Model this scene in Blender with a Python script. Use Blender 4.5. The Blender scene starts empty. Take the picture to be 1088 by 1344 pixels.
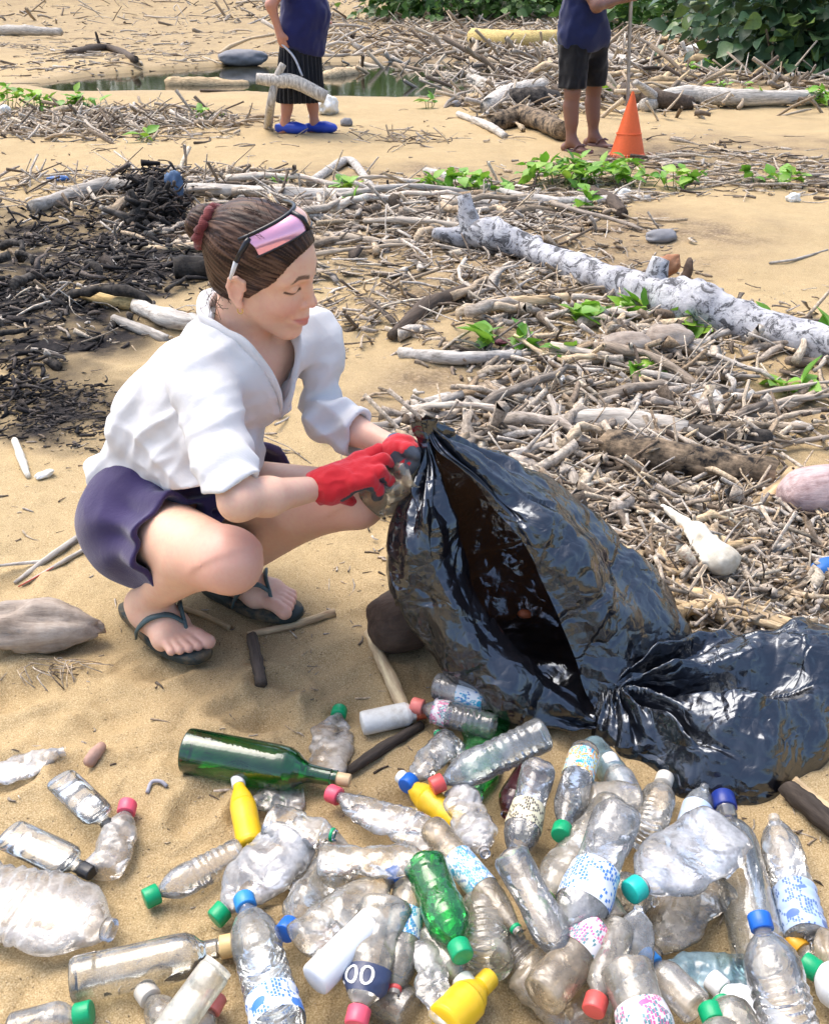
import bpy, math, random
import numpy as np
from mathutils import Vector, Matrix
rad = math.radians
scene = bpy.context.scene
# ---------------------------------------------------------------- camera
CAM_H, FPX, TILT = 1.2, 1280.0, rad(28.4)
cT, sT = math.cos(TILT), math.sin(TILT)
cam_d = bpy.data.cameras.new('camera'); cam = bpy.data.objects.new('camera', cam_d)
scene.collection.objects.link(cam); scene.camera = cam
cam.location = (0, 0, CAM_H); cam.rotation_euler = (rad(90) - TILT, 0, 0)
cam_d.sensor_fit = 'VERTICAL'; cam_d.sensor_height = 24.0; cam_d.lens = FPX / 1344 * 24.0
cam_d.clip_start = 0.05; cam_d.clip_end = 2000
# ---------------------------------------------------------------- sky, sun, exposure
SUN_EL, SUN_AZ = rad(64), rad(-52)      # azimuth from +Y, clockwise seen from above
world = bpy.data.worlds.new('World'); scene.world = world; world.use_nodes = True
wn = world.node_tree; sky = wn.nodes.new('ShaderNodeTexSky'); sky.sky_type = 'NISHITA'
sky.sun_disc = False; sky.sun_elevation = SUN_EL; sky.sun_rotation = SUN_AZ
sky.air_density = 1.0; sky.dust_density = 4.0; sky.ozone_density = 1.0; sky.altitude = 0
bg = wn.nodes['Background']; bg.inputs['Strength'].default_value = 0.15
wn.links.new(sky.outputs[0], bg.inputs['Color'])
sun_d = bpy.data.lights.new('sun', 'SUN'); sun = bpy.data.objects.new('sun', sun_d); scene.collection.objects.link(sun)
sun_d.energy = 1.1; sun_d.angle = rad(50); sun_d.color = (1.0, 0.95, 0.87)
sdir = Vector((math.sin(SUN_AZ) * math.cos(SUN_EL), math.cos(SUN_AZ) * math.cos(SUN_EL), math.sin(SUN_EL)))
sun.rotation_euler = sdir.to_track_quat('Z', 'Y').to_euler(); sun.location = (0, 3, 8)
vs = scene.view_settings; vs.view_transform = 'Standard'; vs.look = 'None'; vs.gamma = 1.0; vs.use_curve_mapping = False
vs.exposure = 1.2
scene.render.engine = 'CYCLES'; cy = scene.cycles
cy.use_denoising = True; cy.use_adaptive_sampling = True; cy.adaptive_threshold = .02; cy.max_bounces = 6; cy.diffuse_bounces = 2; cy.glossy_bounces = 2; cy.transmission_bounces = 4
cy.transparent_max_bounces = 12; cy.caustics_reflective = False; cy.caustics_refractive = False
# ---------------------------------------------------------------- helpers
rng = np.random.default_rng(7); R = random.Random(11)
COL = scene.collection
def at(px, py, Y):                       # point on the sight line of a photo pixel at distance Y ahead
    v = (py - 672) / FPX; t = Y / (cT - v * sT)
    return np.array([(px - 544) / FPX * t, Y, CAM_H - (sT + v * cT) * t])
def gp(px, py, z=0.0):                   # where that sight line meets the level z
    v = (py - 672) / FPX; t = (CAM_H - z) / (sT + v * cT)
    return np.array([(px - 544) / FPX * t, (cT - v * sT) * t, z])
_tab = np.random.default_rng(3).random((64, 64, 64)).astype(np.float32)
def n3(p, s=1.0, o=0.0):                 # value noise, -1..1
    q = np.asarray(p, dtype=np.float64) * s + o + 100.0
    i = np.floor(q).astype(int); f = q - i; f = f * f * (3 - 2 * f)
    a = i & 63; b = (i + 1) & 63
    def g(x, y, z): return _tab[x, y, z]
    x0, y0, z0 = a[..., 0], a[..., 1], a[..., 2]; x1, y1, z1 = b[..., 0], b[..., 1], b[..., 2]
    fx, fy, fz = f[..., 0], f[..., 1], f[..., 2]
    c00 = g(x0, y0, z0) * (1 - fx) + g(x1, y0, z0) * fx; c10 = g(x0, y1, z0) * (1 - fx) + g(x1, y1, z0) * fx
    c01 = g(x0, y0, z1) * (1 - fx) + g(x1, y0, z1) * fx; c11 = g(x0, y1, z1) * (1 - fx) + g(x1, y1, z1) * fx
    return ((c00 * (1 - fy) + c10 * fy) * (1 - fz) + (c01 * (1 - fy) + c11 * fy) * fz) * 2 - 1
def fbm(p, s=1.0, oct=3, o=0.0):
    r = 0; a = 1.0
    for k in range(oct): r = r + a * n3(p, s * 2.03 ** k, o + 17.3 * k); a *= 0.5
    return r
def nrm(v): v = np.asarray(v, float); return v / max(np.linalg.norm(v), 1e-9)
def sstep(a, b, x): t = np.clip((x - a) / (b - a), 0, 1); return t * t * (3 - 2 * t)

def mk(name, V, F, mat=None, parent=None, smooth=True, midx=None, attrs=None, link=True):
    V = np.asarray(V, dtype=np.float32).reshape(-1, 3)
    me = bpy.data.meshes.new(name)
    if isinstance(F, np.ndarray):
        k = F.shape[1]; nf = len(F); flat = F.ravel(); st = np.arange(nf) * k; tot = np.full(nf, k)
    else:
        nf = len(F); tot = np.array([len(f) for f in F]); st = np.concatenate([[0], np.cumsum(tot)[:-1]]) if nf else np.zeros(0)
        flat = np.array([i for f in F for i in f])
    me.vertices.add(len(V)); me.vertices.foreach_set('co', V.ravel())
    me.loops.add(len(flat)); me.loops.foreach_set('vertex_index', flat.astype(np.int32))
    me.polygons.add(nf); me.polygons.foreach_set('loop_start', st.astype(np.int32)); me.polygons.foreach_set('loop_total', tot.astype(np.int32))
    me.update(calc_edges=True)
    if smooth: me.polygons.foreach_set('use_smooth', np.ones(nf, bool))
    if mat is not None:
        for m in (mat if isinstance(mat, (list, tuple)) else [mat]): me.materials.append(m)
    if midx is not None: me.polygons.foreach_set('material_index', np.asarray(midx, np.int32))
    for an, av in (attrs or {}).items():
        at_ = me.attributes.new(an, 'FLOAT', 'POINT'); at_.data.foreach_set('value', np.asarray(av, np.float32))
    me.validate()
    if not link: return me
    o = bpy.data.objects.new(name, me); COL.objects.link(o)
    if parent is not None: o.parent = parent
    return o
class MB:                                 # gathers pieces that make ONE part
    def __init__(s): s.V = []; s.F = []; s.n = 0; s.mi = []
    def add(s, V, F, mi=0):
        V = np.asarray(V, float).reshape(-1, 3)
        s.F += [tuple(int(i) + s.n for i in f) for f in F]; s.mi += [mi] * len(F); s.V.append(V); s.n += len(V); return s
    def obj(s, name, mat, parent=None, smooth=True): return mk(name, np.concatenate(s.V), s.F, mat, parent, smooth, s.mi)
def tag(o, label=None, cat=None, group=None, kind=None):
    if label: o['label'] = label
    if cat: o['category'] = cat
    if group: o['group'] = group
    if kind: o['kind'] = kind
    return o
def empty(name, loc, label, cat, group=None):
    o = bpy.data.objects.new(name, None); COL.objects.link(o); o.location = Vector(loc); o.empty_display_size = .05
    return tag(o, label, cat, group)
def under(o, root):                       # keep world-space mesh coordinates below a root standing at its base
    o.parent = root; o.matrix_parent_inverse = Matrix.Translation(root.location).inverted(); return o
def tube(P, r, n=8, cap=True, twist=0.0, sq=1.0):
    P = np.asarray(P, float); m = len(P); r = np.broadcast_to(np.asarray(r, float), (m,))
    tn = np.gradient(P, axis=0); tn /= np.maximum(np.linalg.norm(tn, axis=1, keepdims=True), 1e-9)
    ref = np.array([0, 0, 1.0]) if abs(tn[0][2]) < .9 else np.array([1.0, 0, 0])
    V = []
    a = np.linspace(0, 2 * np.pi, n, endpoint=False)
    u = nrm(np.cross(tn[0], ref))
    for i in range(m):
        u = nrm(u - tn[i] * np.dot(u, tn[i])); w = np.cross(tn[i], u); aa = a + twist * i
        V.append(P[i] + r[i] * (np.cos(aa)[:, None] * u + sq * np.sin(aa)[:, None] * w))
    V = np.concatenate(V); F = []
    for i in range(m - 1):
        for j in range(n):
            k = (j + 1) % n; F.append((i * n + j, i * n + k, (i + 1) * n + k, (i + 1) * n + j))
    if cap: F.append(tuple(range(n - 1, -1, -1))); F.append(tuple((m - 1) * n + j for j in range(n)))
    return V, F
def spline(P, n):                          # Catmull-Rom through rows of P
    P = np.asarray(P, float); m = len(P); E_ = np.concatenate([[2 * P[0] - P[1]], P, [2 * P[-1] - P[-2]]])
    t = np.linspace(0, m - 1, n); i = np.minimum(t.astype(int), m - 2); f = (t - i).reshape((-1,) + (1,) * (P.ndim - 1))
    a, b, c, d = E_[i], E_[i + 1], E_[i + 2], E_[i + 3]
    return .5 * (2 * b + (c - a) * f + (2 * a - 5 * b + 4 * c - d) * f * f + (3 * b - a - 3 * c + d) * f ** 3)
# ---- node helpers
def nd(nt, typ, props=None, **inp):
    n = nt.nodes.new('ShaderNode' + typ)
    for k, v in (props or {}).items(): setattr(n, k, v)
    for k, v in inp.items():
        s = n.inputs[int(k[1:])] if k[0] == 'i' and k[1:].isdigit() else n.inputs[k.replace('_', ' ')]
        if isinstance(v, bpy.types.NodeSocket): nt.links.new(v, s)
        else:
            if s.type == 'RGBA' and len(v) == 3: v = (*v, 1)
            s.default_value = v
    return n
def mixc(nt, fac, a, b, mode='MIX'):
    n = nt.nodes.new('ShaderNodeMix'); n.data_type = 'RGBA'; n.blend_type = mode
    for i, v in ((0, fac), (6, a), (7, b)):
        if isinstance(v, bpy.types.NodeSocket): nt.links.new(v, n.inputs[i])
        else: n.inputs[i].default_value = (*v, 1) if i and len(v) == 3 else v
    return n.outputs[2]
def ramp(nt, fac, stops, interp='LINEAR'):
    n = nt.nodes.new('ShaderNodeValToRGB'); nt.links.new(fac, n.inputs[0]); e = n.color_ramp.elements; n.color_ramp.interpolation = interp
    while len(e) < len(stops): e.new(.5)
    for el, (p, c) in zip(e, stops): el.position = p; el.color = (*c, 1) if not isinstance(c, (int, float)) else (c, c, c, 1)
    return n.outputs[0]
def newmat(name):
    m = bpy.data.materials.new(name); m.use_nodes = True; nt = m.node_tree
    return m, nt, nt.nodes['Principled BSDF'], nt.nodes['Material Output']
def coord(nt, kind='Object', scale=None):
    c = nd(nt, 'TexCoord').outputs[kind]
    return nd(nt, 'Mapping', Vector=c, Scale=scale).outputs[0] if scale else c
def noise(nt, vec, scale, detail=4, rough=.55, out='Fac', dist=0.0):
    return nd(nt, 'TexNoise', Vector=vec, Scale=scale, Detail=detail, Roughness=rough, Distortion=dist).outputs[out]
def bump(nt, h, strength=.3, dist=.01, normal=None):
    kw = dict(Height=h, Strength=strength, Distance=dist)
    if normal is not None: kw['Normal'] = normal
    return nd(nt, 'Bump', **kw).outputs[0]
def plain(name, col, rough=.6, var=.25, scale=30, bmp=.15, metal=0, spec=.5, coat=0, dirt=None, kind='Object'):
    m, nt, p, out = newmat(name); v = coord(nt, kind); f = noise(nt, v, scale)
    c = mixc(nt, f, tuple(x * (1 - var) for x in col), tuple(min(1, x * (1 + var)) for x in col))
    if dirt:
        d = ramp(nt, noise(nt, v, scale * .35, 6, .7), [(.46, 0), (.68, 1)]); c = mixc(nt, d, c, dirt)
    nt.links.new(c, p.inputs['Base Color']); p.inputs['Roughness'].default_value = rough; p.inputs['Metallic'].default_value = metal
    p.inputs['Specular IOR Level'].default_value = spec; p.inputs['Coat Weight'].default_value = coat
    if bmp: nt.links.new(bump(nt, noise(nt, v, scale * 3, 5), bmp, .004), p.inputs['Normal'])
    return m
# ================================================================ the setting
POND = np.array([gp(*q)[:2] for q in [(30,108),(120,94),(250,85),(330,79),(430,77),(560,77),(640,81),(672,94),(660,110),(600,124),(520,126),(420,124),(330,118),(200,117),(90,118)]])
def poly_sd(x, y, P):                      # signed distance to polygon, negative inside
    x = np.asarray(x, float); y = np.asarray(y, float); d = np.full(x.shape, 1e9); s = np.ones(x.shape)
    for i in range(len(P)):
        a = P[i]; b = P[i - 1]; ex, ey = b - a; wx, wy = x - a[0], y - a[1]
        t = np.clip((wx * ex + wy * ey) / (ex * ex + ey * ey), 0, 1); bx, by = wx - ex * t, wy - ey * t
        d = np.minimum(d, bx * bx + by * by)
        c1 = y >= a[1]; c2 = y < b[1]; c3 = ex * wy > ey * wx
        s = np.where((c1 & c2 & c3) | (~c1 & ~c2 & ~c3), -s, s)
    return s * np.sqrt(d)
_pr = np.random.default_rng(5)
PITS = []
for _ in range(95):
    q = (_pr.uniform(-60, 1150), _pr.uniform(620, 1380)) if _ < 60 else (_pr.uniform(-60, 1150), _pr.uniform(240, 620))
    g_ = gp(*q); PITS.append((g_[0], g_[1], _pr.uniform(.03, .075), _pr.uniform(.6, 1.7), _pr.uniform(0, 3.1), _pr.uniform(.3, 1)))
for q, r_, dp in [((330,930),.06,1.0),((150,960),.07,.6),((345,945),.05,.9),((205,880),.05,.7),((560,900),.06,.7),((40,900),.07,.6),((420,880),.07,.5),((470,930),.05,.6),((660,1180),.07,.8)]:
    g_ = gp(*q); PITS.append((g_[0], g_[1], r_, 1.3, .5, dp))
def hz(x, y):                              # height of the sand
    x = np.asarray(x, float); y = np.asarray(y, float); p = np.stack([x, y, 0 * x], -1)
    near = 1 / (1 + np.maximum(y - 1.2, 0) * .25)
    z = .016 * fbm(p, 2.3, 3, 3.1) + .006 * fbm(p, 9., 3, 8.2) * (.4 + near) + .0035 * n3(p, 31., 5.5) * near + .0016 * n3(p, 70., 1.5) * near
    rough = sstep(-.1, .5, n3(p, 3.1, 44.)) ; z = z + rough * .007 * np.abs(fbm(p, 26., 3, 2.2)) * near
    z = z + .05 * sstep(3.5, 6, y) * n3(p, .55, 9.) + .12 * sstep(8, 16, y) * n3(p, .22, 4.)
    for (cx, cy, r, e, a, dp) in PITS:
        dx, dy = x - cx, y - cy; u = (dx * math.cos(a) + dy * math.sin(a)) / e; w = -dx * math.sin(a) + dy * math.cos(a)
        q = np.sqrt(u * u + w * w) / r
        z = z - dp * .019 * (1 - sstep(.35, 1.05, q)) + dp * .009 * np.exp(-((q - 1.2) / .25) ** 2)
    for (px, py, r, h) in [(608,448,.16,.055),(560,470,.1,.03),(975,350,.35,.05),(960,300,.5,.06),(640,380,.3,.03)]:
        g = gp(px, py); z = z + h * np.exp(-(((x - g[0]) ** 2 + (y - g[1]) ** 2) / r ** 2))
    d = poly_sd(x, y, POND)
    z = np.where(y > 6, z * sstep(.0, 1.2, d) - .16 * (1 - sstep(-.22, .12, d)) + .02 * np.exp(-((d - .35) / .3) ** 2) * (y > 16.3), z)
    z = z + .9 * sstep(26, 60, y) * (1 + .4 * n3(p, .07, 2.)) + 3.5 * sstep(45, 120, y)
    return z
def gz(x, y): return float(hz(np.array([x]), np.array([y]))[0])
def gh(px, py, dz=0.0):                    # ground point under a photo pixel
    z = 0.0
    for _ in range(4): g = gp(px, py, z); z = gz(g[0], g[1])
    g = gp(px, py, z); g[2] = z + dz; return g
rows = np.concatenate([np.linspace(-5, .45, 14)[:-1], np.geomspace(.45, 60, 760), np.geomspace(63, 600, 14)])
cols = np.linspace(-1, 1, 521); cols = .42 * cols + .58 * cols ** 3
YY = np.repeat(rows[:, None], len(cols), 1); XX = cols[None, :] * (1.9 + .95 * np.maximum(YY, 0)); XX = np.where(YY < 0, cols[None, :] * 6, XX)
ZZ = hz(XX, YY)
def ell_mask(x, y, L):                     # soft union of ellipses laid out from the photo
    m = np.zeros(np.shape(x)); ok = y > .3; ys = np.where(ok, y, 1.0)
    zc = ys * cT + CAM_H * sT; u = 544 + FPX * x / zc; v = 672 + FPX * (CAM_H * cT - ys * sT) / zc
    for (px, py, rx, ry, w) in L:
        q = np.sqrt(((u - px) / rx) ** 2 + ((v - py) / ry) ** 2); m = np.maximum(m, w * (1 - sstep(.55, 1.2, q)) * ok)
    return m
CHAR = [(120,330,230,70,1),(60,420,170,70,1),(-40,380,200,120,1),(90,540,140,40,.75),(40,500,70,60,.7),(150,590,110,30,.5),(230,300,90,40,.9),(-60,560,80,50,.6)]
MULCH = [(150,40,460,45,.4),(760,560,330,150,.9),(980,740,190,90,1),(700,330,330,60,.75),(520,270,320,40,.7),(840,690,180,70,1),(620,380,160,60,.6),(880,70,330,60,1),(700,50,260,60,.9),(430,310,180,60,.7),(150,160,250,22,.6),(960,210,220,40,.6),(560,240,260,25,.55)]
DAMP = [(620,1130,430,230,.75),(330,930,180,70,.45),(560,850,120,60,.35),(300,790,120,30,.5)]
pp = np.stack([XX, YY, 0 * XX], -1); wob = .12 * fbm(pp, 4.5, 3) * (.4 + .25 * np.maximum(YY, 0))
a_char = np.clip(ell_mask(XX + .6 * wob, YY + wob, CHAR) * (1 + .5 * fbm(pp, 7., 3, 3.)), 0, 1)
a_mul = np.clip(ell_mask(XX + .6 * wob, YY + wob, MULCH) * (1 + .6 * fbm(pp, 5., 3, 6.)), 0, 1)
a_damp = np.clip(ell_mask(XX + .3 * wob, YY + .3 * wob, DAMP) + .8 * (1 - sstep(.05, .9, poly_sd(XX, YY, POND))) * (YY > 8), 0, 1)
nr, nc = XX.shape; idx = np.arange(nr * nc).reshape(nr, nc)
Fg = np.stack([idx[:-1, :-1], idx[:-1, 1:], idx[1:, 1:], idx[1:, :-1]], -1).reshape(-1, 4)
def sand_mat():
    m, nt, p, out = newmat('sand'); v = coord(nt, 'Object')
    A = lambda n: nd(nt, 'Attribute', dict(attribute_name=n)).outputs['Fac']
    big = noise(nt, v, 1.3, 6, .68); mid = noise(nt, v, 14, 5, .65); gr = noise(nt, v, 420, 3, .7); sp = noise(nt, v, 170, 2, .5)
    c = ramp(nt, big, [(.3, (.27, .195, .095)), (.5, (.41, .302, .15)), (.72, (.53, .42, .225))])
    c = mixc(nt, .5, c, ramp(nt, mid, [(.3, (.30, .205, .10)), (.7, (.54, .395, .215))]))
    c = mixc(nt, .6, c, ramp(nt, gr, [(.32, (.16, .105, .05)), (.5, (.40, .298, .148)), (.68, (.75, .61, .41))]))
    c = mixc(nt, ramp(nt, sp, [(.66, 0), (.74, 1)]), c, (.12, .085, .05))
    damp = nd(nt, 'Math', dict(operation='MULTIPLY'), i0=A('damp'), i1=.35).outputs[0]
    c = mixc(nt, damp, c, (.62, .56, .48), 'MULTIPLY')
    litter = ramp(nt, noise(nt, v, 60, 6, .75), [(.3, (.05, .035, .022)), (.5, (.17, .12, .075)), (.7, (.40, .32, .22))])
    mm = nd(nt, 'Math', dict(operation='MULTIPLY'), i0=A('mulch'), i1=ramp(nt, noise(nt, v, 9, 5, .7), [(.3, .35), (.6, 1)])).outputs[0]
    c = mixc(nt, mm, c, litter)
    ash = ramp(nt, noise(nt, v, 38, 6, .8), [(.38, (.006, .0055, .006)), (.58, (.022, .018, .018)), (.75, (.10, .078, .065))])
    ca = nd(nt, 'Math', dict(operation='MULTIPLY'), i0=A('char'), i1=ramp(nt, noise(nt, v, 6, 6, .7), [(.28, .35), (.46, 1)])).outputs[0]
    c = mixc(nt, ca, c, ash)
    nt.links.new(c, p.inputs['Base Color'])
    nt.links.new(ramp(nt, A('damp'), [(0, .95), (1, .62)]), p.inputs['Roughness']); p.inputs['Specular IOR Level'].default_value = .25
    b = bump(nt, gr, .55, .0025); b = bump(nt, noise(nt, v, 55, 5, .7), .6, .007, b)
    nt.links.new(b, p.inputs['Normal']); return m
M_sand = sand_mat()
ground = mk('sand_ground', np.stack([XX, YY, ZZ], -1), Fg, M_sand, attrs=dict(char=a_char.ravel(), mulch=a_mul.ravel(), damp=a_damp.ravel()))
tag(ground, 'wide sandy beach ground strewn with driftwood litter', None, None, 'structure')
# pond water
mw, nt, p, out = newmat('pond_water'); v = coord(nt, 'Object')
nt.links.new(ramp(nt, noise(nt, v, .9, 4), [(.35, (.014, .012, .006)), (.65, (.035, .030, .013))]), p.inputs['Base Color'])
p.inputs['Roughness'].default_value = .06; nt.links.new(bump(nt, noise(nt, v, 5, 3), .08, .02), p.inputs['Normal'])
_n = len(POND); _e = np.roll(POND, -1, 0) - np.roll(POND, 1, 0); _nn = np.stack([_e[:, 1], -_e[:, 0]], 1); _nn /= np.linalg.norm(_nn, axis=1, keepdims=True)
_area = .5 * np.sum(POND[:, 0] * np.roll(POND[:, 1], -1) - np.roll(POND[:, 0], -1) * POND[:, 1]); Pw = POND + _nn * (.35 if _area > 0 else -.35)
water = mk('pond_water', np.c_[Pw, np.full(_n, -.055)], [tuple(range(_n))], mw, smooth=False)
water.data.flip_normals() if water.data.polygons[0].normal.z < 0 else None
tag(water, 'shallow brown pond of still water behind the beach', None, None, 'structure')
# ================================================================ solid modelling: distance fields to one continuous skin
class SDF:
    def __init__(s, lo, hi, h):
        s.lo = np.array(lo, float); s.h = h; s.n = np.ceil((np.array(hi) - s.lo) / h).astype(int) + 1; s.d = np.full(s.n, 5.0, np.float32)
    def sub(s, lo, hi):
        a = np.maximum(np.floor((np.array(lo) - s.lo) / s.h).astype(int), 0); b = np.minimum(np.ceil((np.array(hi) - s.lo) / s.h).astype(int) + 1, s.n)
        if (b <= a).any(): return None, None
        ax = [(s.lo[k] + s.h * np.arange(a[k], b[k])).astype(np.float32) for k in range(3)]
        return tuple(slice(a[k], b[k]) for k in range(3)), (ax[0][:, None, None], ax[1][None, :, None], ax[2][None, None, :])
    def prim(s, pr, op='u', k=None, grow=0.0):
        typ = pr[0]; kk = pr[-1] if k is None else k; pad = kk + .03 + grow
        if typ == 'cap':
            _, p0, r0, p1, r1, _ = pr; p0 = np.array(p0, float); p1 = np.array(p1, float); r = max(r0, r1)
            sl, g = s.sub(np.minimum(p0, p1) - r - pad, np.maximum(p0, p1) + r + pad)
            if sl is None: return
            ba = p1 - p0; L = float(ba @ ba) + 1e-12; q = [g[i] - p0[i] for i in range(3)]
            t = np.clip((q[0] * ba[0] + q[1] * ba[1] + q[2] * ba[2]) / L, 0, 1)
            d = np.sqrt(sum((q[i] - t * ba[i]) ** 2 for i in range(3))) - (r0 + (r1 - r0) * t)
        else:
            _, c, rr, M, _ = pr; c = np.array(c, float); rm = max(rr)
            sl, g = s.sub(c - rm - pad, c + rm + pad)
            if sl is None: return
            q = [g[i] - c[i] for i in range(3)]
            L = [sum(q[i] * M[k][i] for i in range(3)) for k in range(3)]
            k0 = np.sqrt(sum((L[i] / rr[i]) ** 2 for i in range(3))); k1 = np.sqrt(sum((L[i] / rr[i] ** 2) ** 2 for i in range(3))) + 1e-6
            d = k0 * (k0 - 1) / k1
        d = d - grow; D = s.d[sl]
        if op == 's': d = -d; h = np.maximum(kk - np.abs(D - d), 0) / max(kk, 1e-6); s.d[sl] = np.maximum(D, d) + h * h * kk / 4
        else: h = np.maximum(kk - np.abs(D - d), 0) / max(kk, 1e-6); s.d[sl] = np.minimum(D, d) - h * h * kk / 4
        return s
    def plane(s, p, n, lo=None, hi=None):           # keep the side the normal points away from
        n = nrm(n); sl, g = s.sub(s.lo if lo is None else lo, s.lo + s.h * s.n if hi is None else hi)
        d = sum((g[i] - p[i]) * n[i] for i in range(3)); s.d[sl] = np.maximum(s.d[sl], d); return s
    def shell(s, t): s.d = np.maximum(s.d, -(s.d + t)); return s
    def mesh(s):
        d = s.d; ins = d < 0; nx, ny, nz = d.shape
        cnt = np.zeros((nx - 1, ny - 1, nz - 1), np.int8)
        for i in (0, 1):
            for j in (0, 1):
                for k in (0, 1): cnt += ins[i:nx - 1 + i, j:ny - 1 + j, k:nz - 1 + k]
        I = np.argwhere((cnt > 0) & (cnt < 8)); del cnt
        vid = np.full((nx - 1, ny - 1, nz - 1), -1, np.int32); vid[I[:, 0], I[:, 1], I[:, 2]] = np.arange(len(I))
        acc = np.zeros((len(I), 3)); wn_ = np.zeros(len(I))
        cor = [(i, j, k) for i in (0, 1) for j in (0, 1) for k in (0, 1)]
        val = {c: d[I[:, 0] + c[0], I[:, 1] + c[1], I[:, 2] + c[2]] for c in cor}
        for c in cor:
            for ax in range(3):
                if c[ax] == 0:
                    e = list(c); e[ax] = 1; e = tuple(e); a, b = val[c], val[e]; cr = (a < 0) != (b < 0)
                    t = np.where(cr, a / np.where(cr, a - b, 1), 0); P = np.array(c, float)[None] + 0 * acc; P[:, ax] += t
                    acc += np.where(cr[:, None], P, 0); wn_ += cr
        V = s.lo + s.h * (I + acc / wn_[:, None]); F = []
        for ax in range(3):
            a1, a2 = (ax + 1) % 3, (ax + 2) % 3
            sA = [slice(None)] * 3; sB = [slice(None)] * 3; sA[ax] = slice(0, -1); sB[ax] = slice(1, None)
            E0 = ins[tuple(sA)]; E1 = ins[tuple(sB)]; J = np.argwhere(E0 != E1)
            J = J[(J[:, a1] > 0) & (J[:, a2] > 0) & (J[:, a1] < d.shape[a1] - 1) & (J[:, a2] < d.shape[a2] - 1)]
            def vv(o1, o2):
                K = J.copy(); K[:, a1] -= o1; K[:, a2] -= o2; return vid[K[:, 0], K[:, 1], K[:, 2]]
            q = np.stack([vv(1, 1), vv(0, 1), vv(0, 0), vv(1, 0)], 1); fl = ~E0[J[:, 0], J[:, 1], J[:, 2]]
            q[fl] = q[fl][:, ::-1]; F.append(q)
        F = np.concatenate(F); F = F[(F >= 0).all(1)]; return V, F
def vnormals(V, F):
    n = np.cross(V[F[:, 2]] - V[F[:, 0]], V[F[:, 3]] - V[F[:, 1]]); N_ = np.zeros_like(V)
    for k in range(4): np.add.at(N_, F[:, k], n)
    return N_ / np.maximum(np.linalg.norm(N_, axis=1, keepdims=True), 1e-12)
def relax(V, F, it=1, lam=.5):
    a = np.concatenate([F[:, [0, 1]], F[:, [1, 2]], F[:, [2, 3]], F[:, [3, 0]]]); n = len(V)
    for _ in range(it):
        c = np.bincount(a[:, 0], minlength=n) + np.bincount(a[:, 1], minlength=n); S = np.zeros_like(V)
        for k in range(3): S[:, k] = np.bincount(a[:, 0], V[a[:, 1], k], n) + np.bincount(a[:, 1], V[a[:, 0], k], n)
        V = V + lam * (S / np.maximum(c, 1)[:, None] - V)
    return V
def cap(p0, r0, p1, r1, k=.03): return ('cap', p0, r0, p1, r1, k)
def ell(c, rr, M=np.eye(3), k=.03): return ('ell', c, rr, M, k)
def grow_mesh(prims, lo, hi, h, it=1):
    f = SDF(lo, hi, h)
    for pr in prims: f.prim(pr)
    V, F = f.mesh(); return relax(V, F, it), F
A_ = np.array
# ================================================================ driftwood, ash and beach plants
def wood_mat(name, cols, rnd='obj', streak=(60, 60, 6), char=0.0, rough=.85):
    m, nt, p, out = newmat(name); v = coord(nt, 'Object')
    r = nd(nt, 'ObjectInfo').outputs['Random'] if rnd == 'obj' else nd(nt, 'NewGeometry').outputs['Random Per Island']
    n = len(cols); c = ramp(nt, r, [((i + .5) / n, q) for i, q in enumerate(cols)])
    if rnd == 'obj': w = nd(nt, 'Mapping', Vector=v, Scale=streak).outputs[0]; s = noise(nt, w, 1.0, 5, .7)
    else: s = noise(nt, v, 90, 4, .7)
    c = mixc(nt, .75, c, ramp(nt, s, [(.3, (.08, .07, .06)), (.5, (.48, .48, .48)), (.7, (.92, .92, .92))]), 'OVERLAY')
    if char: c = mixc(nt, ramp(nt, noise(nt, v, 14, 5, .7), [(.5 - char * .3, 0), (.62, 1)]), c, (.012, .011, .011))
    nt.links.new(c, p.inputs['Base Color']); p.inputs['Roughness'].default_value = rough; p.inputs['Specular IOR Level'].default_value = .25
    nt.links.new(bump(nt, s, .6, .004), p.inputs['Normal']); return m
GREYS = [(.42, .38, .33), (.30, .25, .20), (.52, .46, .38), (.20, .155, .115), (.44, .34, .23), (.58, .52, .44), (.13, .10, .075), (.48, .40, .30), (.36, .31, .26), (.55, .43, .28)]
M_wood = wood_mat('weathered_wood', GREYS); M_woodi = wood_mat('weathered_wood_litter', GREYS + [(.09, .07, .055), (.30, .22, .14), (.60, .52, .40), (.06, .045, .035), (.16, .12, .085)], 'isl')
M_tan = wood_mat('tan_wood', [(.50, .37, .21), (.58, .45, .28), (.44, .32, .18)]); M_dark = wood_mat('dark_wood', [(.075, .055, .042), (.11, .085, .065), (.05, .04, .033)])
M_grey = wood_mat('grey_wood', [(.44, .41, .37), (.52, .48, .42), (.36, .33, .29)]); M_charw = wood_mat('charred_wood', [(.10, .085, .07), (.2, .17, .14)], 'obj', (60, 60, 6), .9)
M_brown = wood_mat('brown_wood', [(.26, .19, .12), (.32, .24, .16)], 'obj', (60, 60, 9), .28); M_yel = wood_mat('yellow_wood', [(.55, .42, .17), (.50, .36, .16)])
def stick_mesh(k, seg=9, n=7, knob=True):
    r = np.random.default_rng(100 + k); z = np.linspace(-.5, .5, seg); b1 = r.uniform(-.09, .09); b2 = r.uniform(-.05, .05)
    P = np.stack([b1 * (4 * z * z - 1) + .012 * r.normal(0, 1, seg), b2 * np.sin(z * 6 + r.uniform(0, 6)), z], 1)
    rr = (.5 + .18 * r.normal(0, .5, seg) * .6) * np.linspace(1.1, r.uniform(.55, .95), seg); rr[[0, -1]] *= .85
    V, F = tube(P, np.maximum(rr, .2), n); return V, F
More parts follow.
